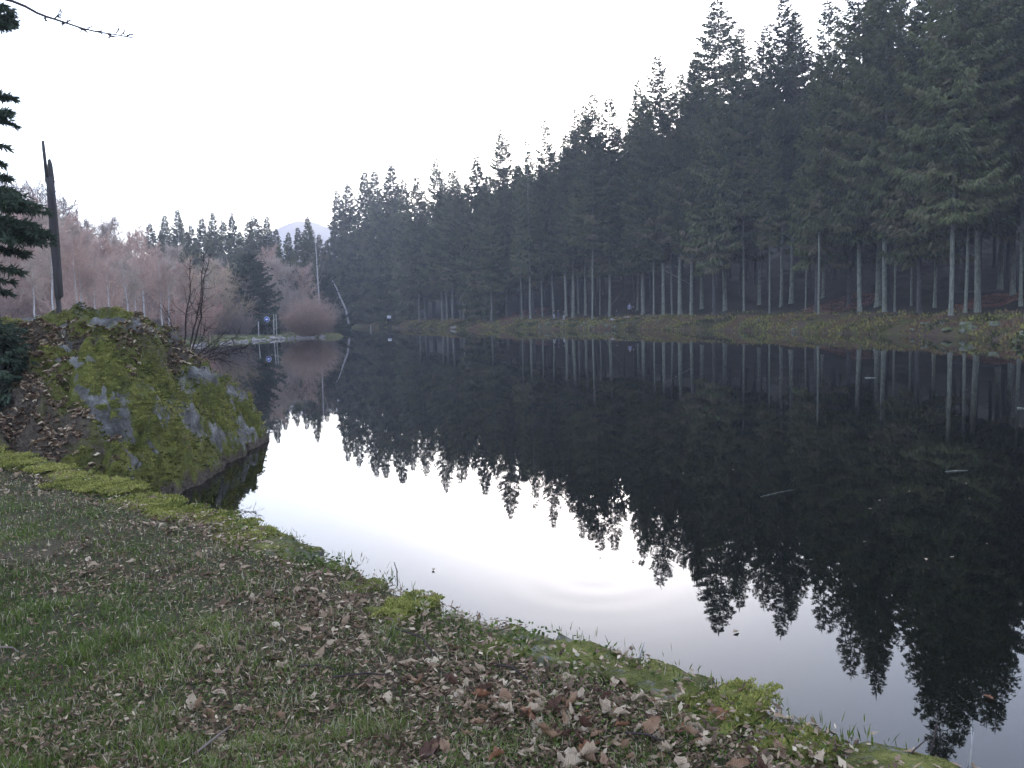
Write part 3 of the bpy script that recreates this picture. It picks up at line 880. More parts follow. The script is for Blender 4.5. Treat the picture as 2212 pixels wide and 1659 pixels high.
PROTO = {}
def make_spruce(key, name, cat, bark, needle, **kw):
    crown, tb, dd = spruce(**kw)
    root = empty(name)
    tag(root, 'x', cat)
    kid(root, link('trunk', tb.mesh('trunk', bark)))
    kid(root, link('crown', mesh_np('crown', crown[0], crown[1], needle, {'tint': crown[2]})))
    if dd.n: kid(root, link('dead_branches', dd.mesh('dead_branches', M['twig_dark'])))
    PROTO[key] = (root, kw['H'])
    return root
FINE = dict(strip=0.76, dens=1.65)
make_spruce('a', 'spruce_tree', 'tree', M['bark'], M['needle'], seed=1, H=30, bare=0.23, width=3.9, **FINE)
make_spruce('b', 'spruce_tree', 'tree', M['bark'], M['needle'], seed=2, H=30, bare=0.29, width=4.0, droop=1.25, **FINE)
make_spruce('c', 'spruce_tree', 'tree', M['bark'], M['needle'], seed=3, H=30, bare=0.35, width=3.4, **FINE)
make_spruce('d', 'spruce_tree', 'tree', M['bark'], M['needle'], seed=4, H=30, bare=0.21, width=4.1, airy=1.1, droop=1.5, **FINE)
make_spruce('e', 'spruce_tree', 'tree', M['bark'], M['needle'], strip=1.35, seed=5, H=27, bare=0.05, width=4.2, dead=False)
make_spruce('f', 'spruce_tree', 'tree', M['bark'], M['needle'], strip=1.35, seed=6, H=26, bare=0.06, width=3.6, droop=0.8, dead=False)
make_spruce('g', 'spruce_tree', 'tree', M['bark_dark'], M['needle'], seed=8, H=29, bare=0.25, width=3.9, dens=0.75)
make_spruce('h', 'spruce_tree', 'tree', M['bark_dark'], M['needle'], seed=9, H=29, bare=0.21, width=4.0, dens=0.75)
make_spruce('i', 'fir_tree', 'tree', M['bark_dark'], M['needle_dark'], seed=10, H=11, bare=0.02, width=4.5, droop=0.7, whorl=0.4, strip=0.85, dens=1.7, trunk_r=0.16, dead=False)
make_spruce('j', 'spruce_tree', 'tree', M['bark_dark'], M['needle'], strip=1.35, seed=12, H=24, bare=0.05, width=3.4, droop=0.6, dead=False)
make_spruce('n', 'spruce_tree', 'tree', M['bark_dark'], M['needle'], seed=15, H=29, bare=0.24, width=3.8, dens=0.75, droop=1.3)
# a sparse see-through spruce
make_spruce('k', 'spruce_tree', 'tree', M['bark'], M['needle'], seed=14, H=28, bare=0.25, width=2.6, airy=4.5, dens=0.55, whorl=0.75)
USED = set()
rt = np.random.RandomState(21)
def plant(key, pos, H, label, group, sx=1.0, tilt=None):
    root, H0 = PROTO[key]
    s_ = H / H0
    rz = rt.uniform(0, 6.28)
    tl = tilt if tilt else (rt.randn() * 0.012, rt.randn() * 0.012)
    if key not in USED:
        USED.add(key)
        root.location = pos; root.rotation_euler = (tl[0], tl[1], rz); root.scale = (s_ * sx, s_ * sx, s_)
        tag(root, label, None, group)
        return root
    return copy_thing(root, pos, rz, (s_ * sx, s_ * sx, s_), label, group, tl)

# front row of the far bank: picture column of the trunk, its foot, its top, kind
FRONT = [
    (735, None, 425, 'f'), (762, None, 408, 'e'), (795, None, 385, 'f'), (822, None, 380, 'e'), (852, None, 368, 'e'), (882, None, 400, 'f'),
    (906, 695, 385, 'd'), (918, 693, 420, 'c'), (956, 687, 350, 'd'), (966, 690, 395, 'b'), (978, 690, 372, 'a'), (995, 690, 375, 'c'), (1002, 688, 410, 'b'), (1011, 691, 400, 'a'),
    (1045, 683, 350, 'f'), (1062, 681, 380, 'a'), (1095, 685, 288, 'd'), (1146, 690, 312, 'k'), (1196, 684, 265, 'a'), (1223, 686, 300, 'b'), (1238, 685, 245, 'c'), (1250, 680, 290, 'a'), (1265, 681, 232, 'c'), (1280, 690, 212, 'c'),
    (1317, 686, 215, 'a'), (1377, 672, 180, 'b'), (1389, 680, 225, 'a'), (1433, 684, 128, 'b'), (1469, 682, 165, 'c'), (1493, 680, 140, 'b'), (1516, 668, 120, 'c'), (1566, 670, 8, 'd'), (1607, 672, -5, 'c'), (1640, 655, 60, 'b'),
    (1687, 662, 0, 'c'), (1709, 658, -60, 'c'), (1778, 645, -60, 'a'), (1857, 676, -240, 'a'), (1896, 662, -200, 'b'), (1911, 675, -300, 'b'), (2019, 664, -330, 'b'), (2054, 687, -420, 'a'), (2112, 674, -430, 'c'), (2160, 630, -300, 'b'), (2188, 635, -300, 'a')]
MARKS = [(841, 'the small white board'), (1216, 'the strolling group'), (1358, 'the pair of walkers'), (1566, 'the thickest bare trunk'), (1825, 'the red leaf patch')]
ORD = ['first', 'second', 'third', 'fourth', 'fifth', 'sixth', 'seventh', 'eighth', 'ninth', 'tenth', 'eleventh', 'twelfth', 'thirteenth', 'fourteenth']
front_pos = []
GF = 'spruces of the front row on the far bank'
for k, (px, by, ty, key) in enumerate(FRONT):
    p = ray_land(px, by) if by else None
    if p is None or (by and p.y > 36 + 2000): p = shore_spot(px, 4.0 if by else 5.0)
    s0 = shore_spot(px, 2.0)
    if by and by > 678 and p.y > s0.y + 16: p = shore_spot(px, 5.0)
    d0 = ray(px, ty - 14)
    H = HC + d0.z * p.y - p.z
    if ty < 0: H = min(max(H, 24), 36)
    p.z -= 0.12
    mk = [m_ for m_ in MARKS if m_[0] < px]
    if px == 1566: lab = 'spruce with the thickest bare trunk of the far bank'
    elif px == 1146: lab = 'thin see-through spruce with few branches beside the broad pointed one'
    elif px == 1095: lab = 'broad pointed spruce standing above its neighbours with loose open branches'
    elif not by: lab = 'spruce with branches down to the water, %s of the leftmost cluster from the left' % ORD[k]
    elif not mk: lab = 'spruce left of the small white board'
    else:
        xm, nmk = mk[-1]
        i = sum(1 for q in FRONT if xm < q[0] <= px and q[1]) - 1
        lab = 'bare trunked spruce on the far bank, %s right of %s' % (ORD[i], nmk)
    front_pos.append((p.x, p.y))
    sx = 1.35 if px == 1566 else 1.0
    plant(key, p, H, lab, GF, sx * rt.uniform(0.92, 1.1))

# slimmer trunks standing between them
SLIM = [1128, 1172, 1296, 1412, 1452, 1540, 1662, 1740, 1768, 1932, 1968, 2085, 2204]
for k, px in enumerate(SLIM):
    p = shore_spot(px, 4.5 + (k * 37 % 95) / 10.0); p.z -= 0.12
    front_pos.append((p.x, p.y))
    mk = min(MARKS, key=lambda q: abs(q[0] - px))[1]
    same = [q for q in SLIM if min(MARKS, key=lambda z_: abs(z_[0] - q))[1] == mk]
    plant('c', p, 23.0 + (k * 29 % 40) / 10.0, '%s slim spruce from the left near %s, thinner than its neighbours' % (ORD[same.index(px)], mk), 'slim spruces on the far bank', 0.72)
# the rows behind, up the slope
occ = list(front_pos); n_back = 0
tries = 0
while n_back < 180 and tries < 20000:
    tries += 1
    y = rt.uniform(36, 215); x = rt.uniform(-48, 95)
    if x / y > 0.86: continue
    d = float(lake_sdf(np.array([x]), np.array([y]))[0])
    if not (7.5 < d < 46): continue
    if x < -19 - max(0, min(80, y - 120)) * 0.3: continue
    if rt.rand() > math.exp(-(d - 7.5) / 26): continue
    if min((x - a) ** 2 + (y - b) ** 2 for a, b in occ) < (3.6 if d < 20 else 4.2) ** 2: continue
    occ.append((x, y)); n_back += 1
    z = float(land_h(np.array([x]), np.array([y]))[0]) - 0.15
    key = rt.choice(['g', 'h', 'n'])
    pxx = 1106 + x / y * F_PX
    H = rt.uniform(24, 29) + 2.0 * smooth(1200, 1700, pxx) - 2.5 * (1 - smooth(900, 1300, pxx))
    mk = min(MARKS, key=lambda q: abs(q[0] - pxx))[1] if pxx < 2000 else 'the fallen log at right' if pxx < 2212 else 'the right edge of the picture'
    plant(key, (x, y, z), float(H), 'dark spruce in the crowded rows behind ' + mk, 'spruces in the rows behind ' + mk, rt.uniform(0.9, 1.15))

# conifers beyond the thicket at the far left end
LEFTC = [(338, 478, 165), (372, 465, 160), (398, 452, 168), (424, 482, 160), (448, 470, 172), (472, 457, 170), (497, 472, 165), (515, 459, 175), (543, 476, 170), (562, 464, 180), (584, 468, 175), (604, 492, 180), (628, 500, 176), (652, 492, 185), (676, 467, 172), (700, 505, 182),
         (356, 495, 150), (460, 500, 150), (530, 500, 155), (610, 530, 158), (640, 545, 140), (690, 560, 150), (715, 520, 190), (412, 500, 148), (575, 505, 150)]
for k, (px, ty, dep) in enumerate(LEFTC):
    p = at(px, 690, dep); z = float(land_h(np.array([p.x]), np.array([p.y]))[0]) - 0.2
    H = at(px, ty, dep).z - z
    i_ = sorted(q[0] for q in LEFTC[:16]).index(px) if k < 16 else -1
    ol = ORD + ['fifteenth', 'last']
    lab = 'dark conifer on the skyline behind the bare thicket, %s from the left' % ol[i_] if k < 16 else 'lower dark conifer half hidden between the thicket and the skyline conifers'
    plant(['j', 'f', 'e'][k % 3], (p.x, p.y, z), H, lab, 'conifers behind the bare thicket', rt.uniform(0.85, 1.15))
p = at(542, 690, 109); z = float(land_h(np.array([p.x]), np.array([p.y]))[0]) - 0.2
plant('i', (p.x, p.y, z), at(542, 543, 109).z - z, 'broad dark green bushy fir standing among the bare trees left of the round willow', None, 1.12)
p = at(635, 690, 132); z = float(land_h(np.array([p.x]), np.array([p.y]))[0]) - 0.2
plant('i', (p.x, p.y, z), at(635, 570, 132).z - z, 'smaller dark fir behind the round russet willow', None, 0.8)
p = at(705, 690, 150); z = float(land_h(np.array([p.x]), np.array([p.y]))[0]) - 0.2
plant('i', (p.x, p.y, z), at(705, 585, 150).z - z, 'low dark fir between the round willow and the leaning dead birch', None, 0.9)

# ------------------------------------------------------------------ bare trees and shrubs
def bare_tree(seed, H, spread=0.35, n1=22, n2=9, n3=7, base=0.25, trunk_r=0.09, lean=0.0, tw=0.022, twl=0.8, sides=6, leaves=0):
    rs = np.random.RandomState(seed)
    tb = MB(); hs = np.linspace(-0.3, H, 10)
    wob = np.cumsum(rs.randn(10, 2) * 0.012 * H / 3, 0)
    wob[:, 0] += lean * np.clip(hs, 0, None)
    C = np.stack([wob[:, 0] - wob[0, 0], wob[:, 1] - wob[0, 1], hs], -1)
    tb.tube(C, trunk_r * (1 - np.clip(hs, 0, H) / H) ** 0.8 + 0.008, sides)
    pick = lambda t: np.stack([np.interp(t * H, hs, C[:, i]) for i in range(3)], -1)
    t1 = rs.uniform(base, 0.98, n1); A1 = pick(t1); az = rs.uniform(0, 6.28, n1)
    L1 = H * spread * (1 - 0.75 * t1) * rs.uniform(0.7, 1.2, n1) + 0.3
    el = rs.uniform(0.5, 1.1, n1)
    D1 = norm(np.stack([np.cos(az) * np.cos(el), np.sin(az) * np.cos(el), np.sin(el)], -1))
    M1 = A1 + D1 * (L1 * 0.5)[:, None]; B1 = M1 + norm(D1 + np.array([0, 0, 0.35])) * (L1 * 0.5)[:, None]
    Vs, Fs, Ts, nv = [], [], [], 0
    def put(A, B, w0, w1, t):
        nonlocal nv
        V, Fq = ribbons(A, B, np.full(len(A), w0) if np.isscalar(w0) else w0, np.full(len(A), w1) if np.isscalar(w1) else w1, rs)
        Vs.append(V); Fs.append(Fq + nv); nv += len(V); Ts.append(np.repeat(t, 4))
    put(A1, M1, 0.012 + L1 * 0.010, 0.010 + L1 * 0.007, np.full(n1, 0.5)); put(M1, B1, 0.010 + L1 * 0.007, np.full(n1, 0.012), np.full(n1, 0.5))
    r = rs.rand(n1, n2); src = np.where(r[..., None] < 0.5, A1[:, None] + (M1 - A1)[:, None] * (r * 2)[..., None], M1[:, None] + (B1 - M1)[:, None] * (r * 2 - 1)[..., None]).reshape(-1, 3)
    n = len(src); D2 = norm(np.repeat(D1, n2, 0) + rs.randn(n, 3) * 0.5 + np.array([0, 0, 0.25]))
    L2 = np.repeat(L1, n2) * rs.uniform(0.2, 0.55, n); B2 = src + D2 * L2[:, None]
    put(src, B2, 0.018, 0.010, rs.rand(n))
    r = rs.uniform(0.15, 1, (n, n3)); s3 = (src[:, None] + (B2 - src)[:, None] * r[..., None]).reshape(-1, 3)
    D3 = norm(np.repeat(D2, n3, 0) + rs.randn(len(s3), 3) * 0.55 + np.array([0, 0, 0.2]))
    put(s3, s3 + D3 * (rs.uniform(0.35, 1.0, len(s3)) * twl)[:, None], tw, tw * 0.45, rs.rand(len(s3)))
    lf_ = None
    if leaves:
        i = rs.randint(0, len(s3), leaves)
        lf_ = diamonds(s3[i] + D3[i] * rs.uniform(0, 0.6, leaves)[:, None], norm(rs.randn(leaves, 3) + [0, 0, -0.6]), np.full(leaves, 0.12), np.full(leaves, 0.07), rs)
    return tb, (np.concatenate(Vs), np.concatenate(Fs), np.concatenate(Ts)), lf_

def make_bare(key, name, cat, bark, twig, leafmat=None, **kw):
    tb, cr, lf_ = bare_tree(**kw)
    root = empty(name); tag(root, 'x', cat)
    kid(root, link('trunk', tb.mesh('trunk', bark)))
    kid(root, link('crown', mesh_np('crown', cr[0], cr[1], twig, {'tint': cr[2]})))
    if lf_ is not None: kid(root, link('dead_leaves', mesh_np('dead_leaves', lf_[0], lf_[1], leafmat, {'tint': np.repeat(np.random.RandomState(1).rand(len(lf_[1])), 4)})))
    PROTO[key] = (root, kw['H'])

def make_shrub(key, name, cat, twig, seed, H, rad, stems=46, dome=False, n3=26, tw=0.03):
    """Many stems fanning from one stool, each carrying side shoots."""
    rs = np.random.RandomState(seed)
    az = rs.uniform(0, 6.28, stems); rr = np.sqrt(rs.rand(stems)) * 0.95
    if dome:
        th = rr * 1.35
        tip = np.stack([np.cos(az) * rad * np.sin(th) * 1.02, np.sin(az) * rad * np.sin(th) * 1.02, H * np.cos(th) ** 0.75 * rs.uniform(0.72, 1.05, stems)], -1)
    else:
        tip = np.stack([np.cos(az) * rr * rad, np.sin(az) * rr * rad, H * rs.uniform(0.55, 1.0, stems) * (1 - 0.3 * rr ** 2)], -1)
    foot = np.stack([np.cos(az) * rr * rad * 0.18, np.sin(az) * rr * rad * 0.18, np.full(stems, -0.1)], -1)
    mid = foot * 0.4 + tip * 0.6; mid[:, 2] = tip[:, 2] * 0.5 + 0.1; mid[:, :2] = foot[:, :2] + (tip - foot)[:, :2] * (0.55 if dome else 0.38)
    sb = MB()
    for k in range(stems): sb.tube([foot[k], mid[k], tip[k]], [0.03, 0.02, 0.006], 3, a=rs.rand(), cap=False)
    q = rs.uniform(0.08, 1, (stems, n3))
    src = np.where((q < 0.5)[..., None], foot[:, None] + (mid - foot)[:, None] * (q * 2)[..., None], mid[:, None] + (tip - mid)[:, None] * (q * 2 - 1)[..., None]).reshape(-1, 3)
    ax = np.repeat(norm(tip - foot), n3, 0); n = len(src)
    D1 = norm(ax * 0.9 + rs.randn(n, 3) * 0.5); L = rs.uniform(0.3, 1.0, n) * H * 0.16
    V1, F1 = ribbons(src, src + D1 * L[:, None], np.full(n, tw), np.full(n, tw * 0.5), rs)
    s2 = np.repeat(src, 3, 0) + np.repeat(D1 * L[:, None], 3, 0) * rs.uniform(0.2, 1, 3 * n)[:, None]
    D2 = norm(np.repeat(D1, 3, 0) + rs.randn(3 * n, 3) * 0.55)
    V2, F2 = ribbons(s2, s2 + D2 * (np.repeat(L, 3) * rs.uniform(0.3, 0.7, 3 * n))[:, None], np.full(3 * n, tw * 0.8), np.full(3 * n, tw * 0.35), rs)
    root = empty(name); tag(root, 'x', cat)
    kid(root, link('stems', sb.mesh('stems', twig)))
    t = np.concatenate([np.repeat(rs.rand(n), 4), np.repeat(rs.rand(3 * n), 4)])
    kid(root, link('twigs', mesh_np('twigs', np.vstack([V1, V2]), np.vstack([F1, F2 + len(V1)]), twig, {'tint': t})))
    PROTO[key] = (root, H)

make_bare('birch1', 'birch_tree', 'tree', M['birch'], M['twig_rosy'], seed=31, H=10, spread=0.26, n1=26, n2=9, n3=8, base=0.45, trunk_r=0.095)
make_bare('birch2', 'birch_tree', 'tree', M['birch'], M['twig_grey'], seed=32, H=9, spread=0.24, n1=20, n2=9, n3=8, base=0.5, trunk_r=0.085, lean=0.04)
make_bare('alder1', 'bare_tree', 'tree', M['twig_grey'], M['twig_rosy'], seed=33, H=14, spread=0.36, n1=48, n2=12, n3=9, base=0.15, trunk_r=0.12, tw=0.046)
make_bare('alder2', 'bare_tree', 'tree', M['twig_grey'], M['twig_grey'], seed=34, H=13, spread=0.38, n1=42, n2=12, n3=9, base=0.18, trunk_r=0.12, tw=0.046)
make_bare('oak', 'bare_tree', 'tree', M['twig_dark'], M['twig_oak'], seed=35, H=15, spread=0.42, n1=36, n2=10, n3=6, base=0.3, trunk_r=0.16, tw=0.045)
make_bare('rust', 'beech_sapling', 'tree', M['twig_grey'], M['twig_rosy'], M['twig_rust'], seed=36, H=4.5, spread=0.5, n1=22, n2=8, n3=6, base=0.1, trunk_r=0.04, leaves=1000, twl=0.5)
make_bare('deadbirch', 'birch_tree', 'tree', M['birch'], M['twig_fawn'], seed=37, H=11, spread=0.35, n1=9, n2=4, n3=4, base=0.3, trunk_r=0.12, tw=0.03)
make_shrub('shrub1', 'bare_shrub', 'shrub', M['twig_rosy'], 41, 5.0, 2.6)
make_shrub('shrub2', 'bare_shrub', 'shrub', M['twig_rosy'], 42, 4.2, 2.8, stems=56)
make_shrub('shrub3', 'bare_shrub', 'shrub', M['twig_fawn'], 43, 5.0, 2.4)
make_shrub('willow', 'willow_bush', 'shrub', M['twig_willow'], 44, 5.3, 3.75, stems=150, dome=True, n3=40)
make_shrub('gold', 'willow_tree', 'tree', M['twig_gold'], 45, 7.5, 4.6, stems=90, dome=True, n3=34, tw=0.026)

def lz(x, y): return float(land_h(np.array([x]), np.array([y]))[0])
def plant_px(key, px, dep, ty, label, group=None, sx=None, by=690):
    p = at(px, by, dep); z = lz(p.x, p.y) - 0.05
    H = at(px, ty, dep).z - z
    return plant(key, (p.x, p.y, z), H, label, group, 1.0 if sx is None else sx, (0, 0))

plant_px('willow', 668, 104.5, 641, 'round russet willow bush overhanging the water at the left shore', None, 1.0)
plant_px('gold', 447, 105, 556, 'golden twigged willow behind the bare saplings', None, 1.0)
plant_px('deadbirch', 694, 140, 498, 'pale forked birch with bare upper limbs right of the hill', None, 1.0)
plant_px('rust', 378, 82, 628, 'small beech with clinging rust red leaves right of the rock top', None, 1.1)
plant_px('rust', 452, 84, 640, 'small rust leaved beech behind the bare saplings', None, 1.1)
plant_px('rust', 178, 74, 590, 'beech sapling with a few tawny leaves between the broken post and the first white birches', None, 0.8)
# white birch trunks that show in the thicket
for px, dep, ty, lab in [(110, 62, 480, 'slim white birch just left of the broken post'), (168, 62, 520, 'left one of the two close white birches right of the broken post'), (177, 63, 505, 'right one of the two close white birches right of the broken post'),
                         (236, 62, 560, 'short leaning white birch above the rock top'), (204, 64, 560, 'thin white birch left of the short leaning one'), (284, 66, 560, 'thin grey birch right of the short leaning one'), (312, 68, 500, 'tallest white birch near the middle of the thicket'),
                         (350, 72, 560, 'left of the two thin birches before the golden willow'), (362, 73, 565, 'right of the two thin birches before the golden willow'), (293, 70, 570, 'faint birch just left of the tallest one'), (75, 62, 560, 'thin birch left of the broken post behind the fir branch'),
                         (520, 108, 590, 'pale birch left of the broad bushy fir'), (592, 112, 640, 'short crooked birch beside the blue sign')]:
    plant_px('birch1' if rt.rand() < 0.6 else 'birch2', px, dep, ty, lab, 'white birches in the bare thicket', rt.uniform(0.9, 1.2))
def thicket_zone(px):
    return 'left of the broken post' if px < 100 else 'above the rock top' if px < 250 else 'between the rock top and the bare saplings' if px < 400 else 'around the golden willow' if px < 500 else 'behind the blue sign'
# taller bare trees on the skyline, left
for px, dep, ty, key in [(-20, 80, 420, 'alder1'), (20, 84, 430, 'alder2'), (45, 88, 420, 'alder1'), (75, 84, 445, 'alder1'), (108, 86, 455, 'alder2'), (140, 88, 470, 'alder1'), (165, 90, 490, 'alder1'), (190, 90, 500, 'alder2'), (225, 94, 515, 'alder1'), (248, 96, 520, 'alder2'), (280, 98, 520, 'alder1'), (305, 100, 535, 'alder1'), (355, 104, 545, 'alder2'), (420, 108, 560, 'alder1'), (375, 100, 560, 'alder1'), (10, 76, 470, 'alder2'), (90, 74, 500, 'alder1'), (62, 86, 408, 'oak'), (95, 90, 410, 'oak'), (120, 92, 425, 'alder1'), (150, 92, 440, 'oak'), (178, 96, 470, 'alder1'), (205, 98, 485, 'oak'), (235, 104, 490, 'alder2'), (262, 108, 480, 'oak'), (290, 108, 500, 'alder1'), (316, 112, 505, 'oak'),
                         (340, 112, 520, 'alder1'), (385, 118, 520, 'alder2'), (40, 74, 470, 'alder1'), (130, 78, 490, 'alder1'), (215, 84, 520, 'alder1'), (265, 88, 530, 'alder1'), (325, 94, 545, 'alder1'), (395, 100, 550, 'alder1'), (470, 124, 545, 'alder2'), (600, 130, 545, 'alder2'), (625, 128, 560, 'alder2'), (655, 130, 560, 'alder1'), (585, 138, 520, 'alder1'), (498, 124, 560, 'alder1')]:
    zn = thicket_zone(px)
    plant_px(key, px, dep, ty + (22 if px > 300 else 6), ('dark leafless oak ' if key == 'oak' else 'rosy leafless tree ' if key == 'alder1' else 'grey leafless tree ') + 'with a fine twiggy crown ' + zn, 'leafless %s trees %s' % ({'alder1': 'rosy', 'alder2': 'grey', 'oak': 'dark oak'}[key], zn), rt.uniform(0.9, 1.15))
# shrubs in front
for k in range(95):
    px = rt.uniform(-30, 560); dep = rt.uniform(66, 104) + max(0, px - 380) * 0.06
    p = at(px, 690, dep)
    if float(lake_sdf(np.array([p.x]), np.array([p.y]))[0]) < 7.0: continue
    plant(rt.choice(['shrub1', 'shrub2', 'shrub3', 'shrub1', 'shrub2']), (p.x, p.y, lz(p.x, p.y) - 0.05), rt.uniform(3.6, 6.5), 'rosy brown leafless shrub massed with others ' + thicket_zone(px), 'leafless shrubs ' + thicket_zone(px), rt.uniform(0.9, 1.3), (0, 0))
for px, dep, ty in [(528, 103, 660), (505, 104, 668), (610, 122, 610), (640, 118, 620), (700, 128, 640), (515, 110, 655)]:
    plant_px('shrub3', px, dep, ty, 'fawn leafless shrub beside the broad bushy fir', 'fawn shrubs by the bushy fir', 1.0)

# leaning dead birch stem standing over the water
def stem_thing(name, label, cat, pts, rad, mat, sides=6, group=None):
    mb = MB(); pts = np.array([tuple(p) for p in pts])
    base = pts[0].copy()
    mb.tube(pts - base, rad, sides)
    o = link(name, mb.mesh(name, mat), None, base)
    return tag(o, label, cat, group)
D0 = 150
pb = at(753, 699, D0)
stem_thing('leaning_birch', 'pale dead birch stem leaning left over the water in the far corner', 'dead tree', [pb, at(747, 668, D0), at(735, 643, D0 - .5), at(727, 622, D0 - 1), at(717, 605, D0 - 1)], [0.24, 0.2, 0.17, 0.11, 0.05], M['birch'])

# fallen and propped stems under the far trees
def on_land(px, by, default=5.0):
    p = ray_land(px, by)
    if p is None: p = shore_spot(px, default)
    return p
p1 = on_land(1307, 692)
stem_thing('leaning_pole', 'thin dead stem propped against the trunk left of the pair of walkers', 'dead stem', [p1, at(1320, 660, p1.y), at(1342, 632, p1.y)], [0.045, 0.035, 0.02], M['bark'])
p1 = on_land(1485, 650, 12)
stem_thing('fallen_branch', 'thin broken trunk hanging aslant between two far bank spruces', 'branch', [at(1438, 586, p1.y - 4), at(1466, 600, p1.y - 4), at(1491, 614, p1.y - 4)], [0.03, 0.04, 0.05], M['dead_wood'])
p1 = on_land(2062, 637, 14); p2 = on_land(2160, 634, 14)
stem_thing('fallen_log', 'dark fallen log lying on the slope among the right hand trunks', 'log', [p1 + Vector((0, 0, .12)), (p1 + p2) / 2 + Vector((0, 0, 0.18)), p2 + Vector((0, 0, .1))], [0.10, 0.13, 0.14], M['bark_dark'], 8)

# ------------------------------------------------------------------ bank stones and grass on the far shore
def boulder(key_seed, sx, sy, sz, mat):
    V, Fs, at_ = stone_mesh(sx, sy, sz, key_seed, None)
    return mesh_np('boulder', V, Fs, mat, at_, True)
B_M = [boulder(60 + k, 1.0, 0.8, 0.55, M['boulder']) for k in range(5)]
P_M = [boulder(80 + k, 1.0, 0.8, 0.5, M['pale_stone']) for k in range(4)]
rb = np.random.RandomState(17)
def put_stone(mes, p, s_, label, group, name='boulder', cat='stone'):
    o = link(name, mes[rb.randint(len(mes))], None, p)
    o.rotation_euler = (rb.randn() * 0.2, rb.randn() * 0.2, rb.uniform(0, 6.28)); o.scale = (s_, s_ * rb.uniform(0.7, 1.1), s_ * rb.uniform(0.6, 1.0))
    return tag(o, label, cat, group)
for k in range(64):
    px = rb.choice([rb.uniform(1130, 1460), rb.uniform(1600, 1720), rb.uniform(1960, 2212), rb.uniform(1130, 1380)])
    q = shore_spot(px, rb.uniform(0.1, 1.7))
    zone = 'below the strolling walkers' if px < 1500 else 'below the red leaf patch' if px < 1800 else 'at the foot of the right hand trunks'
    put_stone(B_M, q + Vector((0, 0, 0.05)), rb.uniform(0.25, 0.8), 'mossy grey stone at the far water edge ' + zone, 'stones of the far bank ' + zone)
q = shore_spot(980, 0.15); put_stone(P_M, q + Vector((0, 0, 0.1)), 1.1, 'single pale boulder at the water edge of the far bank', None)
q = on_land(1073, 679); put_stone(P_M, q + Vector((0, 0, 0.2)), 0.8, 'whitish stone on the far bank path left of the strolling group', None)
for px, by in [(1338, 686), (1352, 688), (1378, 684), (1400, 682), (1325, 693), (1300, 695)]:
    q = on_land(px, by); put_stone(P_M, q, rb.uniform(0.5, 0.9), 'pale stone lying on the slope near the pair of walkers', 'pale stones near the walkers')
E = [(-22.6, 104.5), (-28.5, 103.5), (-31, 94), (-32, 84), (-30, 68)]
for k in range(60):
    t = rb.uniform(0.2, 3.6); i = int(t); f = t - i
    x = E[i][0] * (1 - f) + E[i + 1][0] * f - rb.uniform(-0.2, 0.3); y = E[i][1] * (1 - f) + E[i + 1][1] * f + rb.uniform(-0.2, 0.3)
    put_stone(P_M, (x, y, max(0.02, lz(x, y))), rb.uniform(0.25, 0.8), 'pale pinkish stone edging the grassy left shore', 'stones edging the left shore')

def tufts(name, n, sampler, hmin, hmax, w, mat, label, seed, tint=None):
    rs = np.random.RandomState(seed)
    x, y = sampler(rs, n)
    z = land_h(x, y) - 0.03
    P = np.stack([x, y, z], -1); n = len(P)
    Dn = norm(np.stack([rs.randn(n) * 0.55, rs.randn(n) * 0.55, np.full(n, 0.75)], -1))
    V, Fq = diamonds(P, Dn, rs.uniform(hmin, hmax, n), rs.uniform(w * 0.6, w * 1.4, n), rs)
    t = np.clip(vfbm(x, y, 2.0, seed) * 2.6 - 0.8 + rs.randn(n) * 0.15, 0, 1)
    return tag(link(name, mesh_np(name, V, Fq, mat, {'tint': np.repeat(t, 4)})), label, kind='stuff')
def far_bank(rs, n):
    y = rs.uniform(30, 200, n * 6); x = rs.uniform(-40, 48, n * 6)
    d = lake_sdf(x, y)
    ok = (d > 0.05) & (d < 9) & (leftness(x, y) < 0.3) & (rs.rand(n * 6) < np.exp(-d / 5.0)) & (vfbm(x, y, 3.0, 91) > 0.36 + 0.02 * d)
    return x[ok][:n], y[ok][:n]
def left_meadow(rs, n):
    y = rs.uniform(55, 140, n * 5); x = rs.uniform(-50, -18, n * 5)
    d = lake_sdf(x, y); ok = (d > 0.2) & (d < 9) & (leftness(x, y) > 0.5)
    return x[ok][:n], y[ok][:n]
tufts('moss_and_grass', 110000, far_bank, 0.14, 0.50, 0.13, M['bank_grass'], 'yellow green moss and grass tufts along the far bank', 51)
tufts('meadow_grass', 26000, left_meadow, 0.08, 0.24, 0.09, M['pale_grass'], 'short pale grass on the left shore', 52)
# red brown leaf patches under the right hand trees
def leaf_patch(rs, n):
    out = []
    for px, by, r_ in [(1822, 658, 4.5), (2150, 652, 3.0), (1130, 680, 5)]:
        q = on_land(px, by, 8)
        a = rs.uniform(0, 6.28, n // 3); rr = np.sqrt(rs.rand(n // 3)) * r_
        out.append(np.stack([q.x + np.cos(a) * rr, q.y + np.sin(a) * rr * 1.2]))
    o = np.concatenate(out, 1)
    ok = lake_sdf(o[0], o[1]) > 2.5
    return o[0][ok], o[1][ok]
m = Mat('red_leaf_litter', 0.8, 0.15); c = m.ramp(m.attr('tint'), [(0.0, (0.13, 0.05, 0.035)), (1.0, (0.27, 0.125, 0.09))]); m.color(c)
tufts('red_leaf_litter', 7000, leaf_patch, 0.1, 0.22, 0.12, m.m, 'red brown leaf litter under the far spruces', 53)

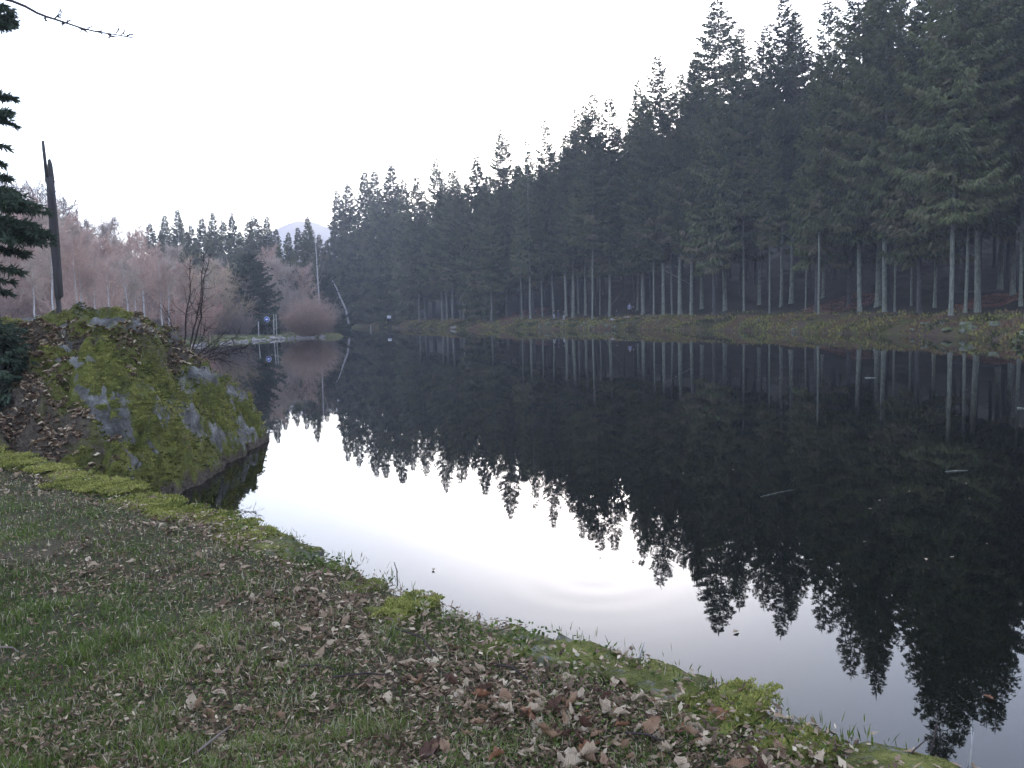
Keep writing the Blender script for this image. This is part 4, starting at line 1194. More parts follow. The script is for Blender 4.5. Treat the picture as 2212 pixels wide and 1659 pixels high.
# ------------------------------------------------------------------ broken post on the rock
POST_D = 14.9
foot = at(128, 674, POST_D)
foot.z = float(rock_at(np.array([foot.x]), np.array([foot.y]))[0])
post = empty('broken_post', foot)
tag(post, 'tall weathered grey post with a split jagged top standing on the rock', 'post')
rp = np.random.RandomState(9)
sc_ = POST_D / F_PX
def plank(zs, xc, wd, th, jag=0.06):
    """Half-round timber along z with uneven width; the top ends in splinters."""
    mb = MB(); sides = 10; rings = []
    for z, x, w, t in zip(zs, xc, wd, th):
        a = np.arange(sides) * 2 * math.pi / sides + 0.2
        cx = np.cos(a); sy = np.sin(a)
        r = 1 + rp.randn(sides) * 0.05
        rings.append(np.stack([x + np.sign(cx) * np.abs(cx) ** 0.7 * w / 2 * r, np.sign(sy) * np.abs(sy) ** 0.7 * t / 2 * r, np.full(sides, z)], -1))
    rings[-1][:, 2] += rp.uniform(-jag, jag, sides)
    rings[-2][:, 2] += rp.uniform(-jag, jag, sides) * 0.3
    V = np.concatenate(rings); n = len(rings)
    i = np.arange(n - 1)[:, None] * sides; j = np.arange(sides)[None]; k = (j + 1) % sides
    Fq = np.stack([i + j, i + k, i + sides + k, i + sides + j], -1).reshape(-1, 4)
    c0 = len(V); V = np.vstack([V, rings[0].mean(0), rings[-1].mean(0) - [0, 0, 0.03]])
    cap = np.concatenate([np.stack([(np.arange(sides) + 1) % sides, np.arange(sides), np.full(sides, c0), np.full(sides, c0)], -1),
                          np.stack([(n - 1) * sides + np.arange(sides), (n - 1) * sides + (np.arange(sides) + 1) % sides, np.full(sides, c0 + 1), np.full(sides, c0 + 1)], -1)])
    mb.add(V, np.vstack([Fq, cap])); return mb
# heights in metres above the foot from the photographed proportions
def hz(v): return (1545 - v) * 0.26 * sc_
w_ = lambda v: v * 0.26 * sc_ * 0.9
sh = plank([-0.15, hz(1500), hz(1420), hz(1405), hz(1390), hz(1200), hz(900), hz(700), hz(560), hz(425)], [0, 0, -.005, 0.0, 0.02, 0.02, 0.012, 0.015, 0.015, 0.01],
           [w_(36), w_(34), w_(36), w_(40), w_(70), w_(72), w_(72), w_(70), w_(66), w_(64)], [0.09, 0.09, 0.09, 0.10, 0.13, 0.14, 0.14, 0.13, 0.12, 0.11], 0.03)
kid(post, link('shaft', sh.mesh('shaft', M['timber'], False)))
sl_ = plank([hz(470), hz(400), hz(300), hz(200), hz(132)], [-0.045, -0.05, -0.058, -0.066, -0.07], [w_(24), w_(22), w_(20), w_(20), w_(16)], [0.09, 0.085, 0.08, 0.07, 0.06], 0.015)
kid(post, link('splinter', sl_.mesh('splinter', M['timber'], False)))
sr_ = plank([hz(470), hz(400), hz(330), hz(300), hz(285)], [0.035, 0.035, 0.032, 0.026, 0.02], [w_(42), w_(38), w_(36), w_(26), w_(16)], [0.10, 0.095, 0.085, 0.075, 0.06], 0.03)
kid(post, link('splinter', sr_.mesh('splinter', M['timber'], False)))
fx = MB()
for k in range(5): 
    a = k * 1.3; fx.tube([(0.0, 0, 0.05), (math.cos(a) * 0.13, math.sin(a) * 0.1, -0.01), (math.cos(a) * 0.24, math.sin(a) * 0.2, -0.06)], [0.05, 0.035, 0.01], 5)
kid(post, link('root_stub', fx.mesh('root_stub', M['timber'])))

# ------------------------------------------------------------------ saplings on the rock
SD = 17.6
sap = empty('bare_sapling', at(408, 768, SD))
tag(sap, 'cluster of thin bare dark saplings at the water edge of the rock', 'sapling')
b0 = sap.location
def stem_px(pts, r0, r1, twigs, seed):
    rs = np.random.RandomState(seed)
    P = np.array([tuple(at(x, y, SD + dz) - b0) for x, y, dz in pts])
    t = np.linspace(0, 1, len(P)); tt = np.linspace(0, 1, 12)
    C = np.stack([np.interp(tt, t, P[:, i]) for i in range(3)], -1) + rs.randn(12, 3) * 0.012
    mb = MB(); mb.tube(C, np.linspace(r0, r1, 12), 5)
    ax = norm(C[-1] - C[0])
    for k in range(twigs):
        q = rs.uniform(0.25, 1.0); A = np.array([np.interp(q, tt, C[:, i]) for i in range(3)])
        d = norm(ax * 0.8 + rs.randn(3) * 0.6); L = rs.uniform(0.12, 0.55) * (1.15 - q * .6)
        m1 = A + d * L * 0.5; B_ = m1 + norm(d + ax * 0.3 + rs.randn(3) * 0.2) * L * 0.5
        mb.tube([A, m1, B_], [0.007, 0.005, 0.003], 3, cap=False)
        for w in range(2):
            e = m1 + (B_ - m1) * rs.rand(); mb.tube([e, e + norm(d + rs.randn(3) * 0.6) * rs.uniform(0.06, 0.2)], [0.004, 0.002], 3, cap=False)
    kid(sap, link('stem', mb.mesh('stem', M['twig_dark'])))
stem_px([(396.5, 768, 0), (401, 692, 0), (410, 629, 0), (412, 554, 0)], 0.022, 0.005, 22, 1)
stem_px([(404, 766, 0), (422, 703, .1), (435, 638, .15), (439, 551, .2)], 0.024, 0.005, 26, 2)
stem_px([(413, 772, 0), (433, 692, 0), (438, 620, -.1), (453, 547, -.1)], 0.024, 0.005, 26, 3)
stem_px([(412, 772, 0), (432, 735, -.1), (446, 708, -.2)], 0.012, 0.003, 14, 4)
stem_px([(417, 776, 0), (445, 752, -.2), (468, 733, -.3)], 0.012, 0.003, 14, 5)
stem_px([(420, 777, 0), (465, 752, -.1), (514, 726, -.2)], 0.013, 0.003, 20, 6)
stem_px([(420, 778, 0), (470, 768, -.2), (520, 760, -.4)], 0.012, 0.003, 18, 7)
stem_px([(424, 779, 0), (470, 776, -.3), (500, 782, -.5)], 0.011, 0.003, 16, 8)
stem_px([(424, 777, 0), (480, 760, .3), (535, 748, .5)], 0.011, 0.003, 16, 9)
stem_px([(404, 770, 0), (380, 720, .3), (352, 660, .4)], 0.010, 0.003, 12, 10)

# ------------------------------------------------------------------ near spruce at the left edge
TB = Vector((-9.75, 12.4, 1.3))
near = empty('spruce_tree', TB)
tag(near, 'near dark spruce whose branch ends reach in from the left edge', 'tree')
tb = MB(); tb.tube([(0, 0, -0.5), (0, 0, 1), (0.03, 0, 5), (0, 0, 10), (0, 0, 13)], [0.24, 0.2, 0.16, 0.09, 0.02], 10)
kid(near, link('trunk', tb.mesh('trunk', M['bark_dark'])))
def near_branch(tip, az_fan, dens, seed, wid=0.6, flat=0.35, hang=0.25, lmin=0.06, lmax=0.15):
    """One flat needle-covered limb from the trunk to a tip: side shoots carry dense short needle sprays."""
    rs = np.random.RandomState(seed)
    A = np.array([0, 0, tip.z - TB.z + 0.2]); B_ = np.array(tip - TB); L = np.linalg.norm(B_ - A)
    ax = norm(B_ - A); sdv = norm(np.cross(ax, [0, 0, 1.0])); upv = np.cross(sdv, ax)
    mb = MB(); q = np.linspace(0, 1, 8)
    C = A + (B_ - A) * q[:, None] + np.array([0, 0, 1.0]) * (np.sin(q * math.pi) * 0.05 * L)[:, None]
    mb.tube(C, np.linspace(0.035, 0.006, 8), 5, 0.02)
    ns = int(L * 16); qs = rs.uniform(0.12, 1, ns); base = np.stack([np.interp(qs, q, C[:, i]) for i in range(3)], -1)
    sg = np.where(rs.rand(ns) < 0.5, 1, -1)
    ln = wid * (1 - qs * 0.75) * rs.uniform(0.5, 1.1, ns) + 0.12
    dr = norm(ax * 0.75 + sdv * (sg * rs.uniform(0.4, 1.0, ns))[:, None] + rs.randn(ns, 3) * 0.12 - np.array([0, 0, hang * 0.6]))
    V0, F0 = ribbons(base, base + dr * ln[:, None], np.full(ns, 0.012), np.full(ns, 0.005), rs)
    k = int(26 * dens); f = rs.rand(ns, k)
    P = (base[:, None] + dr[:, None] * (ln[:, None] * f)[..., None]).reshape(-1, 3)
    Dn = norm(np.repeat(dr, k, 0) * 0.8 + rs.randn(ns * k, 3) * 0.5 + np.array([0, 0, -hang]))
    V1, F1 = diamonds(P, Dn, rs.uniform(lmin, lmax, ns * k), rs.uniform(0.014, 0.03, ns * k), rs)
    mb.add(V0, F0, 0.1); mb.add(V1, F1, np.repeat(np.clip(0.58 + rs.randn(ns * k) * 0.22, 0, 0.9), 4))
    kid(near, link('branch', mb.mesh('branch', M['needle_dark'], False)))
for k, (x, y, dep, wd) in enumerate([(34, 38, 12.6, .5), (52, 55, 12.3, .35), (18, 10, 12.6, .5), (30, 208, 12.4, .22), (37, 243, 12.2, .25), (34, 262, 12.6, .25), (32, 315, 12.3, .3), (29, 382, 12.6, .3), (41, 410, 12.2, .35),
                                      (84, 432, 11.9, .7), (104, 456, 12.1, .75), (108, 502, 11.8, .8), (110, 520, 12.2, .7), (66, 544, 12.3, .6), (58, 520, 11.6, .7), (40, 470, 12.9, .8), (52, 582, 12.0, .3), (45, 633, 12.2, .35), (30, 605, 11.8, .25), (10, 350, 12.8, .3), (20, 440, 11.5, .5), (70, 480, 12.6, .7), (60, 500, 12.0, .7), (-10, 300, 12.2, .3), (-10, 240, 12.2, .3)]):
    near_branch(at(x - (30 if y > 400 else 20), y, dep), 0, 2.4, 200 + k, wd)
# the long bare twig against the sky
mb = MB(); rs = np.random.RandomState(77)
ND = 11.6
pts = [(-40, -15), (28, 3), (55, 14), (80, 28), (100, 36), (120, 42), (150, 52), (180, 62), (215, 70), (245, 74), (288, 82)]
C = np.array([tuple(at(x, y, ND) - TB) for x, y in pts])
mb.tube(C, np.linspace(0.022, 0.008, len(C)), 5)
for (x, y), tips in [((98, 36), [(96, 44), (101, 46)]), ((118, 40), [(131, 21), (134, 26)]), ((120, 42), [(140, 52)]), ((170, 60), [(186, 68), (195, 74)]), ((185, 64), [(192, 60)]), ((232, 73), [(238, 81), (250, 80)]), ((250, 72), [(258, 63)]), ((262, 75), [(270, 66)]), ((205, 68), [(222, 66)]), ((274, 79), [(286, 73)]), ((140, 49), [(148, 46)]), ((215, 70), [(228, 71)])]:
    for tx, ty in tips:
        A, B_ = np.array(at(x, y, ND) - TB), np.array(at(tx, ty, ND) - TB)
        mid = (A + B_) / 2 + rs.randn(3) * 0.01
        mb.tube([A, mid, B_], [0.009, 0.008, 0.006], 4)
        for w in range(3):
            q = rs.uniform(0.3, 1); e = A + (B_ - A) * q
            mb.tube([e, e + norm(rs.randn(3)) * rs.uniform(0.02, 0.06)], [0.010, 0.007], 4)
mb.tube(np.array([tuple(at(x, y, ND) - TB) for x, y in [(22, 18), (40, 42), (62, 54)]]), [0.007, 0.005, 0.003], 4)
kid(near, link('bare_branch', mb.mesh('bare_branch', M['twig_dark'])))

# low dark young spruce in the corner of the rock
crown, tb, dd = spruce(seed=61, H=2.0, bare=0.02, width=0.75, strip=0.34, whorl=0.14, dens=2.6, droop=0.7, trunk_r=0.04, dead=False)
q = at(-2, 745, 11.9); q.z = float(rock_at(np.array([q.x]), np.array([q.y]))[0]) - 0.1
ys_ = empty('young_spruce', q); tag(ys_, 'small dark young spruce at the left edge on the leafy slope', 'tree')
kid(ys_, link('trunk', tb.mesh('trunk', M['bark_dark']))); kid(ys_, link('crown', mesh_np('crown', crown[0], crown[1], M['needle_dark'], {'tint': crown[2]})))
ys_.scale = (0.8, 0.8, 0.62)

# ------------------------------------------------------------------ grass and leaves of the near bank
rs = np.random.RandomState(23)
def bank_points(n, rs, y0=2.2, y1=10.6, power=1.6, margin=0.8, lip=0.03):
    u = rs.rand(n)
    e = 1 - power
    y = (y0 ** e + u * (y1 ** e - y0 ** e)) ** (1 / e)
    x = rs.uniform(-1, 1, n) * (y * 0.66 + margin)
    ok = (wall_side(x, y) > -lip)
    return x[ok], y[ok]
def litter_field(x, y):
    """0..1: how much dead leaf covers the ground here."""
    ws = wall_side(x, y)
    band = np.exp(-((ws - 0.75) / 0.75) ** 2) * 0.40
    n_ = vfbm(x, y, 0.9, 101)
    big = vfbm(x, y, 2.6, 131)
    corner = 0.26 * smooth(-0.1, 0.5, x) * (1 - smooth(3.6, 4.8, y)) - 0.22 * (1 - smooth(-0.3, 0.2, x)) * (1 - smooth(3.8, 4.8, y))
    return np.clip(band + corner + (n_ - 0.5) * 2.0 + (big - 0.5) * 1.0 + 0.29 - 0.10 * (1 - smooth(3.2, 5.5, y)), 0, 1)
def grass_green(x, y): return np.clip(0.5 + (vfbm(x, y, 0.7, 151) - 0.5) * 1.6 + (vfbm(x, y, 2.2, 161) - 0.5) * 0.9, 0, 1)

gx_, gy_ = bank_points(290000, rs)
lit = litter_field(gx_, gy_)
ok = rs.rand(len(gx_)) < (1.05 - lit * 0.75) * np.clip(vfbm(gx_, gy_, 0.4, 177, 3) * 3.2 - 0.75, 0.12, 1)
gx_, gy_, lit = gx_[ok], gy_[ok], lit[ok]
n = len(gx_); gz = bank_h(gx_, gy_) - 0.004
clump = vfbm(gx_, gy_, 0.16, 171, 2)
Lb = (0.018 + 0.05 * np.clip(clump * 1.6 - 0.45, 0, 1) + rs.rand(n) * 0.018)
az = rs.uniform(0, 6.28, n); lean = rs.uniform(0.25, 1.3, n)
sxv = np.stack([np.cos(az), np.sin(az), np.zeros(n)], -1)
perp = np.stack([-np.sin(az), np.cos(az), np.zeros(n)], -1)
wd = rs.uniform(0.0022, 0.0042, n) * (1 + np.clip(gy_ - 3, 0, 6) * 0.22)
P0 = np.stack([gx_, gy_, gz], -1)
P1 = P0 + (sxv * np.sin(lean * 0.6)[:, None] + np.array([0, 0, 1.0]) * np.cos(lean * 0.6)[:, None]) * (Lb * 0.55)[:, None]
P2 = P1 + (sxv * np.sin(lean * 1.2)[:, None] + np.array([0, 0, 1.0]) * np.cos(lean * 1.2)[:, None]) * (Lb * 0.5)[:, None]
V = np.stack([P0 - perp * wd[:, None] / 2, P0 + perp * wd[:, None] / 2, P1 + perp * wd[:, None] * .42, P1 - perp * wd[:, None] * .42, P2], 1).reshape(-1, 3)
b5 = np.arange(n)[:, None] * 5
Fq = b5 + np.array([[0, 1, 2, 3]]); Ft = b5 + np.array([[3, 2, 4]])
g = grass_green(gx_, gy_)
tn = np.clip(0.62 - g * 0.45 + rs.randn(n) * 0.13, 0, 0.74)
dry = rs.rand(n) < (0.06 + 0.25 * lit + 0.16 * (1 - g)); tn = np.where(dry, rs.uniform(0.76, 1.0, n), tn)
grass = link('grass', mesh_np('grass', V, [Fq, Ft], M['grass'], {'tint': np.repeat(tn, 5)}))
tag(grass, 'short winter grass on the near bank', kind='stuff')

# small broad-leaved weeds
wx_, wy_ = bank_points(95000, rs)
ok = rs.rand(len(wx_)) < np.clip(vfbm(wx_, wy_, 0.55, 181) * 2.6 - 1.05, 0.03, 1)
wx_, wy_ = wx_[ok], wy_[ok]; n = len(wx_)
P = np.stack([wx_, wy_, bank_h(wx_, wy_) + rs.uniform(0.002, 0.032, n)], -1)
Dn = norm(np.stack([rs.randn(n), rs.randn(n), rs.uniform(-0.1, 0.6, n)], -1))
fat = (1 + np.clip(wy_ - 3, 0, 6) * 0.16)
V, Fq = diamonds(P, Dn, rs.uniform(0.008, 0.019, n) * fat, rs.uniform(0.006, 0.013, n) * fat, rs, np.stack([rs.randn(n) * .3, rs.randn(n) * .3, np.ones(n)], -1))
weeds = link('low_weeds', mesh_np('low_weeds', V, Fq, M['grass'], {'tint': np.repeat(np.clip(0.30 + rs.randn(n) * 0.17, 0, 0.74), 4)}))
tag(weeds, 'small leafy weeds among the grass of the near bank', kind='stuff')

# taller blades along the wall top against the water
n = 1700
sarr = rs.uniform(3.5, total, n); cpt = np.array([wall_pt(q) for q in sarr]) + rs.randn(n, 2) * 0.05
ck = vfbm(sarr, sarr * 0, 0.35, 191, 3); ok = ck > 0.53
cpt = cpt[ok]; n = len(cpt)
P = np.stack([cpt[:, 0], cpt[:, 1], Z_BANK + rs.uniform(-0.04, 0.03, n)], -1)
Dn = norm(np.stack([rs.randn(n) * 0.4, rs.randn(n) * 0.4, np.ones(n)], -1))
V, Fq = diamonds(P, Dn, rs.uniform(0.02, 0.075, n), rs.uniform(0.004, 0.008, n) , rs)
tag(link('edge_grass', mesh_np('edge_grass', V, Fq, M['grass'], {'tint': np.repeat(np.clip(0.3 + rs.randn(n) * 0.25, 0, 0.9), 4)})), 'sparse grass and sprouts on the wall edge', kind='stuff')

# creeping small-leaved plants over the lip of the wall
n = 8500
sarr = rs.uniform(0.5, total, n); off = rs.uniform(-0.28, 0.10, n)
cov = vfbm(sarr, off * 2, 0.7, 197, 3); ok = cov > 0.47; sarr, off = sarr[ok], off[ok]; n = len(sarr)
c0 = np.stack([np.interp(sarr, cum, W2[:, 0]), np.interp(sarr, cum, W2[:, 1])], -1)
tg = np.stack([np.interp(sarr + .05, cum, W2[:, 0]), np.interp(sarr + .05, cum, W2[:, 1])], -1) - c0; tg = norm(tg + 1e-6)
cpt = c0 + np.stack([-tg[:, 1], tg[:, 0]], -1) * off[:, None]
P = np.stack([cpt[:, 0], cpt[:, 1], Z_BANK - 0.02 + rs.uniform(-0.03, 0.05, n) - np.clip(off, 0, 1) * 1.4], -1)
V, Fq = diamonds(P, norm(np.stack([rs.randn(n), rs.randn(n), rs.uniform(-0.3, 0.7, n)], -1)), rs.uniform(0.014, 0.034, n), rs.uniform(0.010, 0.024, n), rs)
tag(link('edge_weeds', mesh_np('edge_weeds', V, Fq, M['grass'], {'tint': np.repeat(np.where(rs.rand(n) < 0.33, rs.uniform(0.76, 0.97, n), np.clip(0.2 + rs.randn(n) * 0.2, 0, 0.74)), 4)})), 'creeping small leaved plants over the wall lip', kind='stuff')

# bits of leaf lying on the moss of the wall
n = 5200
sarr = rs.uniform(0.2, total, n); off = rs.uniform(-0.42, 0.06, n)
ok = vfbm(sarr, off, 0.5, 211, 3) > 0.47; sarr, off = sarr[ok], off[ok]; n = len(sarr)
c0 = np.stack([np.interp(sarr, cum, W2[:, 0]), np.interp(sarr, cum, W2[:, 1])], -1)
tg = np.stack([np.interp(sarr + .05, cum, W2[:, 0]), np.interp(sarr + .05, cum, W2[:, 1])], -1) - c0; tg = norm(tg + 1e-6)
cpt = c0 + np.stack([-tg[:, 1], tg[:, 0]], -1) * off[:, None]
P = np.stack([cpt[:, 0], cpt[:, 1], bank_h(cpt[:, 0], cpt[:, 1]) + rs.uniform(0.02, 0.085, n)], -1)
V, Fq = diamonds(P, norm(np.stack([rs.randn(n), rs.randn(n), rs.randn(n) * 0.3], -1)), rs.uniform(0.015, 0.06, n), rs.uniform(0.008, 0.028, n), rs, np.stack([rs.randn(n) * .4, rs.randn(n) * .4, np.ones(n)], -1))
tag(link('wall_leaf_bits', mesh_np('wall_leaf_bits', V, Fq, M['litter'], {'tint': np.repeat(np.clip(rs.beta(1.4, 1.8, n), 0, 1), 4)})), 'leaf bits caught on the moss of the wall', kind='stuff')

# a real leaf shape: pointed oval, folded along the midrib and curled
def leaf_geo(seed, L=0.10, W=0.055, nu=8, nv=4):
    rs = np.random.RandomState(seed)
    curl = rs.uniform(-14, 26); fold = rs.uniform(0.0, 1.1); tw = rs.uniform(-1.5, 1.5)
    u = np.linspace(0, 1, nu + 1); v = np.linspace(-1, 1, nv + 1)
    U, Vv = np.meshgrid(u, v, indexing='ij')
    w = W / 2 * np.sin(np.pi * U ** 0.85) ** 0.8 * (1 + 0.22 * np.sin(U * 30 + seed + Vv) * np.abs(Vv))
    w[0] = 0.001; w[-1] = 0.0005
    x = (U - 0.5) * L; y = Vv * w
    z = np.abs(y) * fold + curl * (y ** 2) + (x ** 2) * rs.uniform(-6, 11) + (x ** 3) * rs.uniform(-90, 90) + y * tw * (U - 0.5) + np.sin(U * 9 + Vv * 3 + seed) * 0.005 + np.sin(U * 17 - Vv * 5 + seed * 2) * 0.0025
    y = y * (1 - 0.2 * fold)
    V = np.stack([x, y, z], -1).reshape(-1, 3)
    i, j = np.meshgrid(np.arange(nu), np.arange(nv), indexing='ij'); a = (i * (nv + 1) + j).ravel()
    Fq = np.stack([a, a + 1, a + nv + 2, a + nv + 1], -1)
    # stalk
    s0 = np.array([[-L * 0.5, -0.001, z[0].mean()], [-L * 0.5, 0.001, z[0].mean()], [-L * 0.68, 0.001, z[0].mean() - 0.006], [-L * 0.68, -0.001, z[0].mean() - 0.006]])
    return np.vstack([V, s0]), np.vstack([Fq, np.arange(4)[None] + len(V)])
NV = 10
LEAF_ME = [[mesh_np('fallen_leaf', *leaf_geo(300 + k, 0.09 + 0.004 * k), M['leaf%d' % c_], None, True) for k in range(NV)] for c_ in range(4)]
# clustered positions; the nearest ones are objects of their own
lx_, ly_ = bank_points(90000, rs, 2.3, 10.6, 1.5, lip=0.10)
lit = litter_field(lx_, ly_)
ok = rs.rand(len(lx_)) < np.clip(lit - 0.30, 0.012, 1) ** 1.4 * 0.17
lx_, ly_ = lx_[ok], ly_[ok]
inview = np.abs(lx_) < ly_ * 0.63
order = np.argsort(ly_ + np.where(inview, 0, 100) + rs.rand(len(ly_)) * 0.4)
sel = order[:300]; rest = order[300:]
def zone_of(x, y):
    px = 1106 + x / y * F_PX
    a = 'left' if px < 740 else 'middle' if px < 1480 else 'right'
    return ('lower ' + a if y < 3.25 else 'mid ' + a if y < 4.2 else 'upper ' + a)
cprob = [0.46, 0.32, 0.16, 0.06]
zs = bank_h(lx_, ly_)
for i in sel:
    c_ = rs.choice(4, p=cprob)
    o = link('fallen_leaf', LEAF_ME[c_][rs.randint(NV)], None, (lx_[i], ly_[i], zs[i] + rs.uniform(0.012, 0.035)))
    o.rotation_euler = (rs.randn() * 0.5, rs.randn() * 0.5, rs.uniform(0, 6.28))
    sc = rs.choice([rs.uniform(0.3, 0.6), rs.uniform(0.5, 1.05)]); o.scale = (sc, sc * rs.uniform(0.7, 1.35), sc)
    zn = zone_of(lx_[i], ly_[i])
    tag(o, '%s dry leaf among fallen leaves on the %s of the grassy bank' % (LEAF_COL[c_][0], zn), 'leaf', 'fallen %s leaves, %s of the bank' % (LEAF_COL[c_][0], zn))

def litter_mesh(name, x, y, z, label, seed, smin=0.05, smax=0.10):
    rs = np.random.RandomState(seed)
    protos = [leaf_geo(500 + k, 1.0 * 0.09, 0.05, 4, 2) for k in range(12)]
    Vs, Fs, Ts, nv = [], [], [], 0
    n = len(x)
    for k in range(12):
        idx = np.arange(k, n, 12); m_ = len(idx)
        if not m_: continue
        Vp, Fp = protos[k]
        a = rs.uniform(0, 6.28, m_); p_ = rs.randn(m_) * 0.35; r_ = rs.randn(m_) * 0.35; s_ = rs.uniform(smin, smax, m_) / 0.09
        ca, sa, cp_, sp_, cr, sr = np.cos(a), np.sin(a), np.cos(p_), np.sin(p_), np.cos(r_), np.sin(r_)
        vx, vy, vz = Vp[None, :, 0] * s_[:, None], Vp[None, :, 1] * s_[:, None], Vp[None, :, 2] * s_[:, None]
        y1 = vy * cr[:, None] - vz * sr[:, None]; z1 = vy * sr[:, None] + vz * cr[:, None]
        x2 = vx * cp_[:, None] + z1 * sp_[:, None]; z2 = -vx * sp_[:, None] + z1 * cp_[:, None]
        x3 = x2 * ca[:, None] - y1 * sa[:, None]; y3 = x2 * sa[:, None] + y1 * ca[:, None]
        Vw = np.stack([x3 + x[idx][:, None], y3 + y[idx][:, None], z2 + z[idx][:, None]], -1)
        Vs.append(Vw.reshape(-1, 3)); Fs.append((Fp[None] + (np.arange(m_) * len(Vp))[:, None, None]).reshape(-1, 4) + nv); nv += m_ * len(Vp)
        t = np.clip(rs.beta(2.0, 2.0, m_), 0, 1); Ts.append(np.repeat(t, len(Vp)))
    return tag(link(name, mesh_np(name, np.concatenate(Vs), np.concatenate(Fs), M['litter'], {'tint': np.concatenate(Ts)}, True)), label, kind='stuff')
litter_mesh('leaf_litter', lx_[rest], ly_[rest], zs[rest] + rs.uniform(0.004, 0.03, len(rest)), 'dead leaves scattered over the near bank', 7, 0.03, 0.09)
# crumbs of leaf and dead stalk
fx_, fy_ = bank_points(190000, rs, lip=0.10)
ok = rs.rand(len(fx_)) < 0.22 + 0.75 * litter_field(fx_, fy_); fx_, fy_ = fx_[ok], fy_[ok]; n = len(fx_)
P = np.stack([fx_, fy_, bank_h(fx_, fy_) + rs.uniform(0.002, 0.028, n)], -1)
Dn = norm(np.stack([rs.randn(n), rs.randn(n), rs.randn(n) * 0.35], -1))
V, Fq = diamonds(P, Dn, rs.uniform(0.012, 0.045, n), rs.uniform(0.004, 0.016, n), rs)
tag(link('leaf_crumbs', mesh_np('leaf_crumbs', V, Fq, M['litter'], {'tint': np.repeat(np.clip(rs.beta(1.5, 2.2, n), 0, 0.86), 4)})), 'crumbled leaf bits and dead stalks in the grass', kind='stuff')
# litter on the rock ledges and the leafy slope
n = 75000
ax_ = rs.uniform(-10.3, -4.4, n); ay_ = rs.uniform(7.6, 18.0, n)
so, sl, zz = rock_at(ax_, ay_, 3), rock_at(ax_, ay_, 5), rock_at(ax_, ay_, 2)
ok = (so > np.where(ax_ < -6.2, 0.30, 0.66) + rs.randn(n) * 0.06) & (sl < np.where(ax_ < -5.7, 3.6, 1.9)) & (zz > 0.5) & (wall_side(ax_, ay_) < 0.2)
litter_mesh('rock_leaf_litter', ax_[ok], ay_[ok], zz[ok] + rs.uniform(0.01, 0.04, ok.sum()), 'dead leaves caught on the ledges of the rock', 8, 0.06, 0.11)

# twigs on the bank
for k, (x0, y0, x1, y1) in enumerate([(850, 1320, 950, 1410), (640, 1412, 725, 1425), (715, 1442, 850, 1436), (1060, 1395, 1140, 1440), (420, 1620, 500, 1560), (1290, 1400, 1390, 1420), (0, 1395, 40, 1412), (1350, 1560, 1440, 1590)]):
    A, B_ = on_plane(x0, y0, Z_BANK + 0.06), on_plane(x1, y1, Z_BANK + 0.05)
    A.z = float(bank_h(np.array([A.x]), np.array([A.y]))[0]) + 0.03; B_.z = float(bank_h(np.array([B_.x]), np.array([B_.y]))[0]) + 0.025
    mid = (A + B_) / 2 + Vector((0.05, 0.07, 0.03)) * (B_ - A).length
    where = ['longest dark twig lying below the wall crest in the middle', 'thin twig lying on the green patch left of the middle', 'slender twig lying beside a rosy leaf in the grass', 'short twig lying among leaves right of the longest twig',
             'pale curved twig lying at the lower left', 'straight twig lying near the wall on the right', 'pale stick end lying at the left edge of the grass', 'dark twig lying among the big leaves at lower right'][k]
    stem_thing('twig', where, 'twig', [A, mid, B_], [0.005, 0.005, 0.003], M['twig_dark'] if k not in (4, 6) else M['twig_fawn'], 5)
# dead stalks standing on the wall edge
for k, (x0, y0, x1, y1, lab, mt) in enumerate([(858, 1250, 851, 1214, 'thin upright bare shoot on the wall edge against the pale water', 'twig_dark'), (2092, 1655, 2098, 1570, 'pale dry stalk standing at the lower right corner', 'dead_wood'), (2085, 1652, 2104, 1580, 'second pale dry stalk crossing the first at lower right', 'dead_wood'),
                                              (1930, 1650, 2010, 1590, 'dark bent stem leaning over the water at lower right', 'twig_dark'), (1376, 1415, 1392, 1388, 'dry grass head leaning over the water edge', 'dead_wood'), (2010, 1600, 2024, 1560, 'short dark stem rising from the lower right edge', 'twig_dark')]):
    A = on_plane(x0, y0, Z_BANK); B_ = at(x1, y1, A.y + 0.05)
    stem_thing('stalk', lab, 'stalk', [A - Vector((0, 0, 0.05)), (A + B_) / 2 + Vector((0.008, 0, 0)), B_], [0.004, 0.0035, 0.002], M[mt], 4)

# ------------------------------------------------------------------ things floating on the pond
for x0, y0, x1, y1, r_, lab in [(1868, 817, 1893, 816, 0.03, 'whitish stick floating below the right hand trunks'), (2042, 1019, 2090, 1016, 0.010, 'thin pale stick floating in the dark reflection at right'), (1643, 1073, 1717, 1057, 0.005, 'long slanting pale twig floating on the dark reflection'), (2196, 882, 2212, 882, 0.03, 'pale stick floating at the right edge of the picture')]:
    A, B_ = on_plane(x0, y0, 0.004), on_plane(x1, y1, 0.004)
    stem_thing('floating_stick', lab, 'stick', [A, (A + B_) / 2 + Vector((0, 0.012, 0.003)), B_], [r_, r_ * 0.9, r_ * 0.4], M['bark'], 6)
fl = [(2000, 1209), (2133, 1507), (935, 1231), (1385, 1372), (2125, 1512), (1290, 680)]
rs = np.random.RandomState(91)
spots = [(2000, 1209, 'curled grey leaf floating alone in the dark reflection at right'), (2135, 1507, 'reddish leaf floating near the lower right edge'), (936, 1231, 'small dark leaf floating on the pale water near the bank'), (1590, 1365, 'tiny leaf floating beside the mirrored treetops')]
for x, y, lab in spots:
    P = on_plane(x, y, 0.006)
    o = link('floating_leaf', LEAF_ME[3 if 'reddish' in lab else 0][2], None, P); o.rotation_euler = (0, 0, rs.uniform(0, 6)); o.scale = (0.7, 0.7, 0.4)
    tag(o, lab, 'leaf')
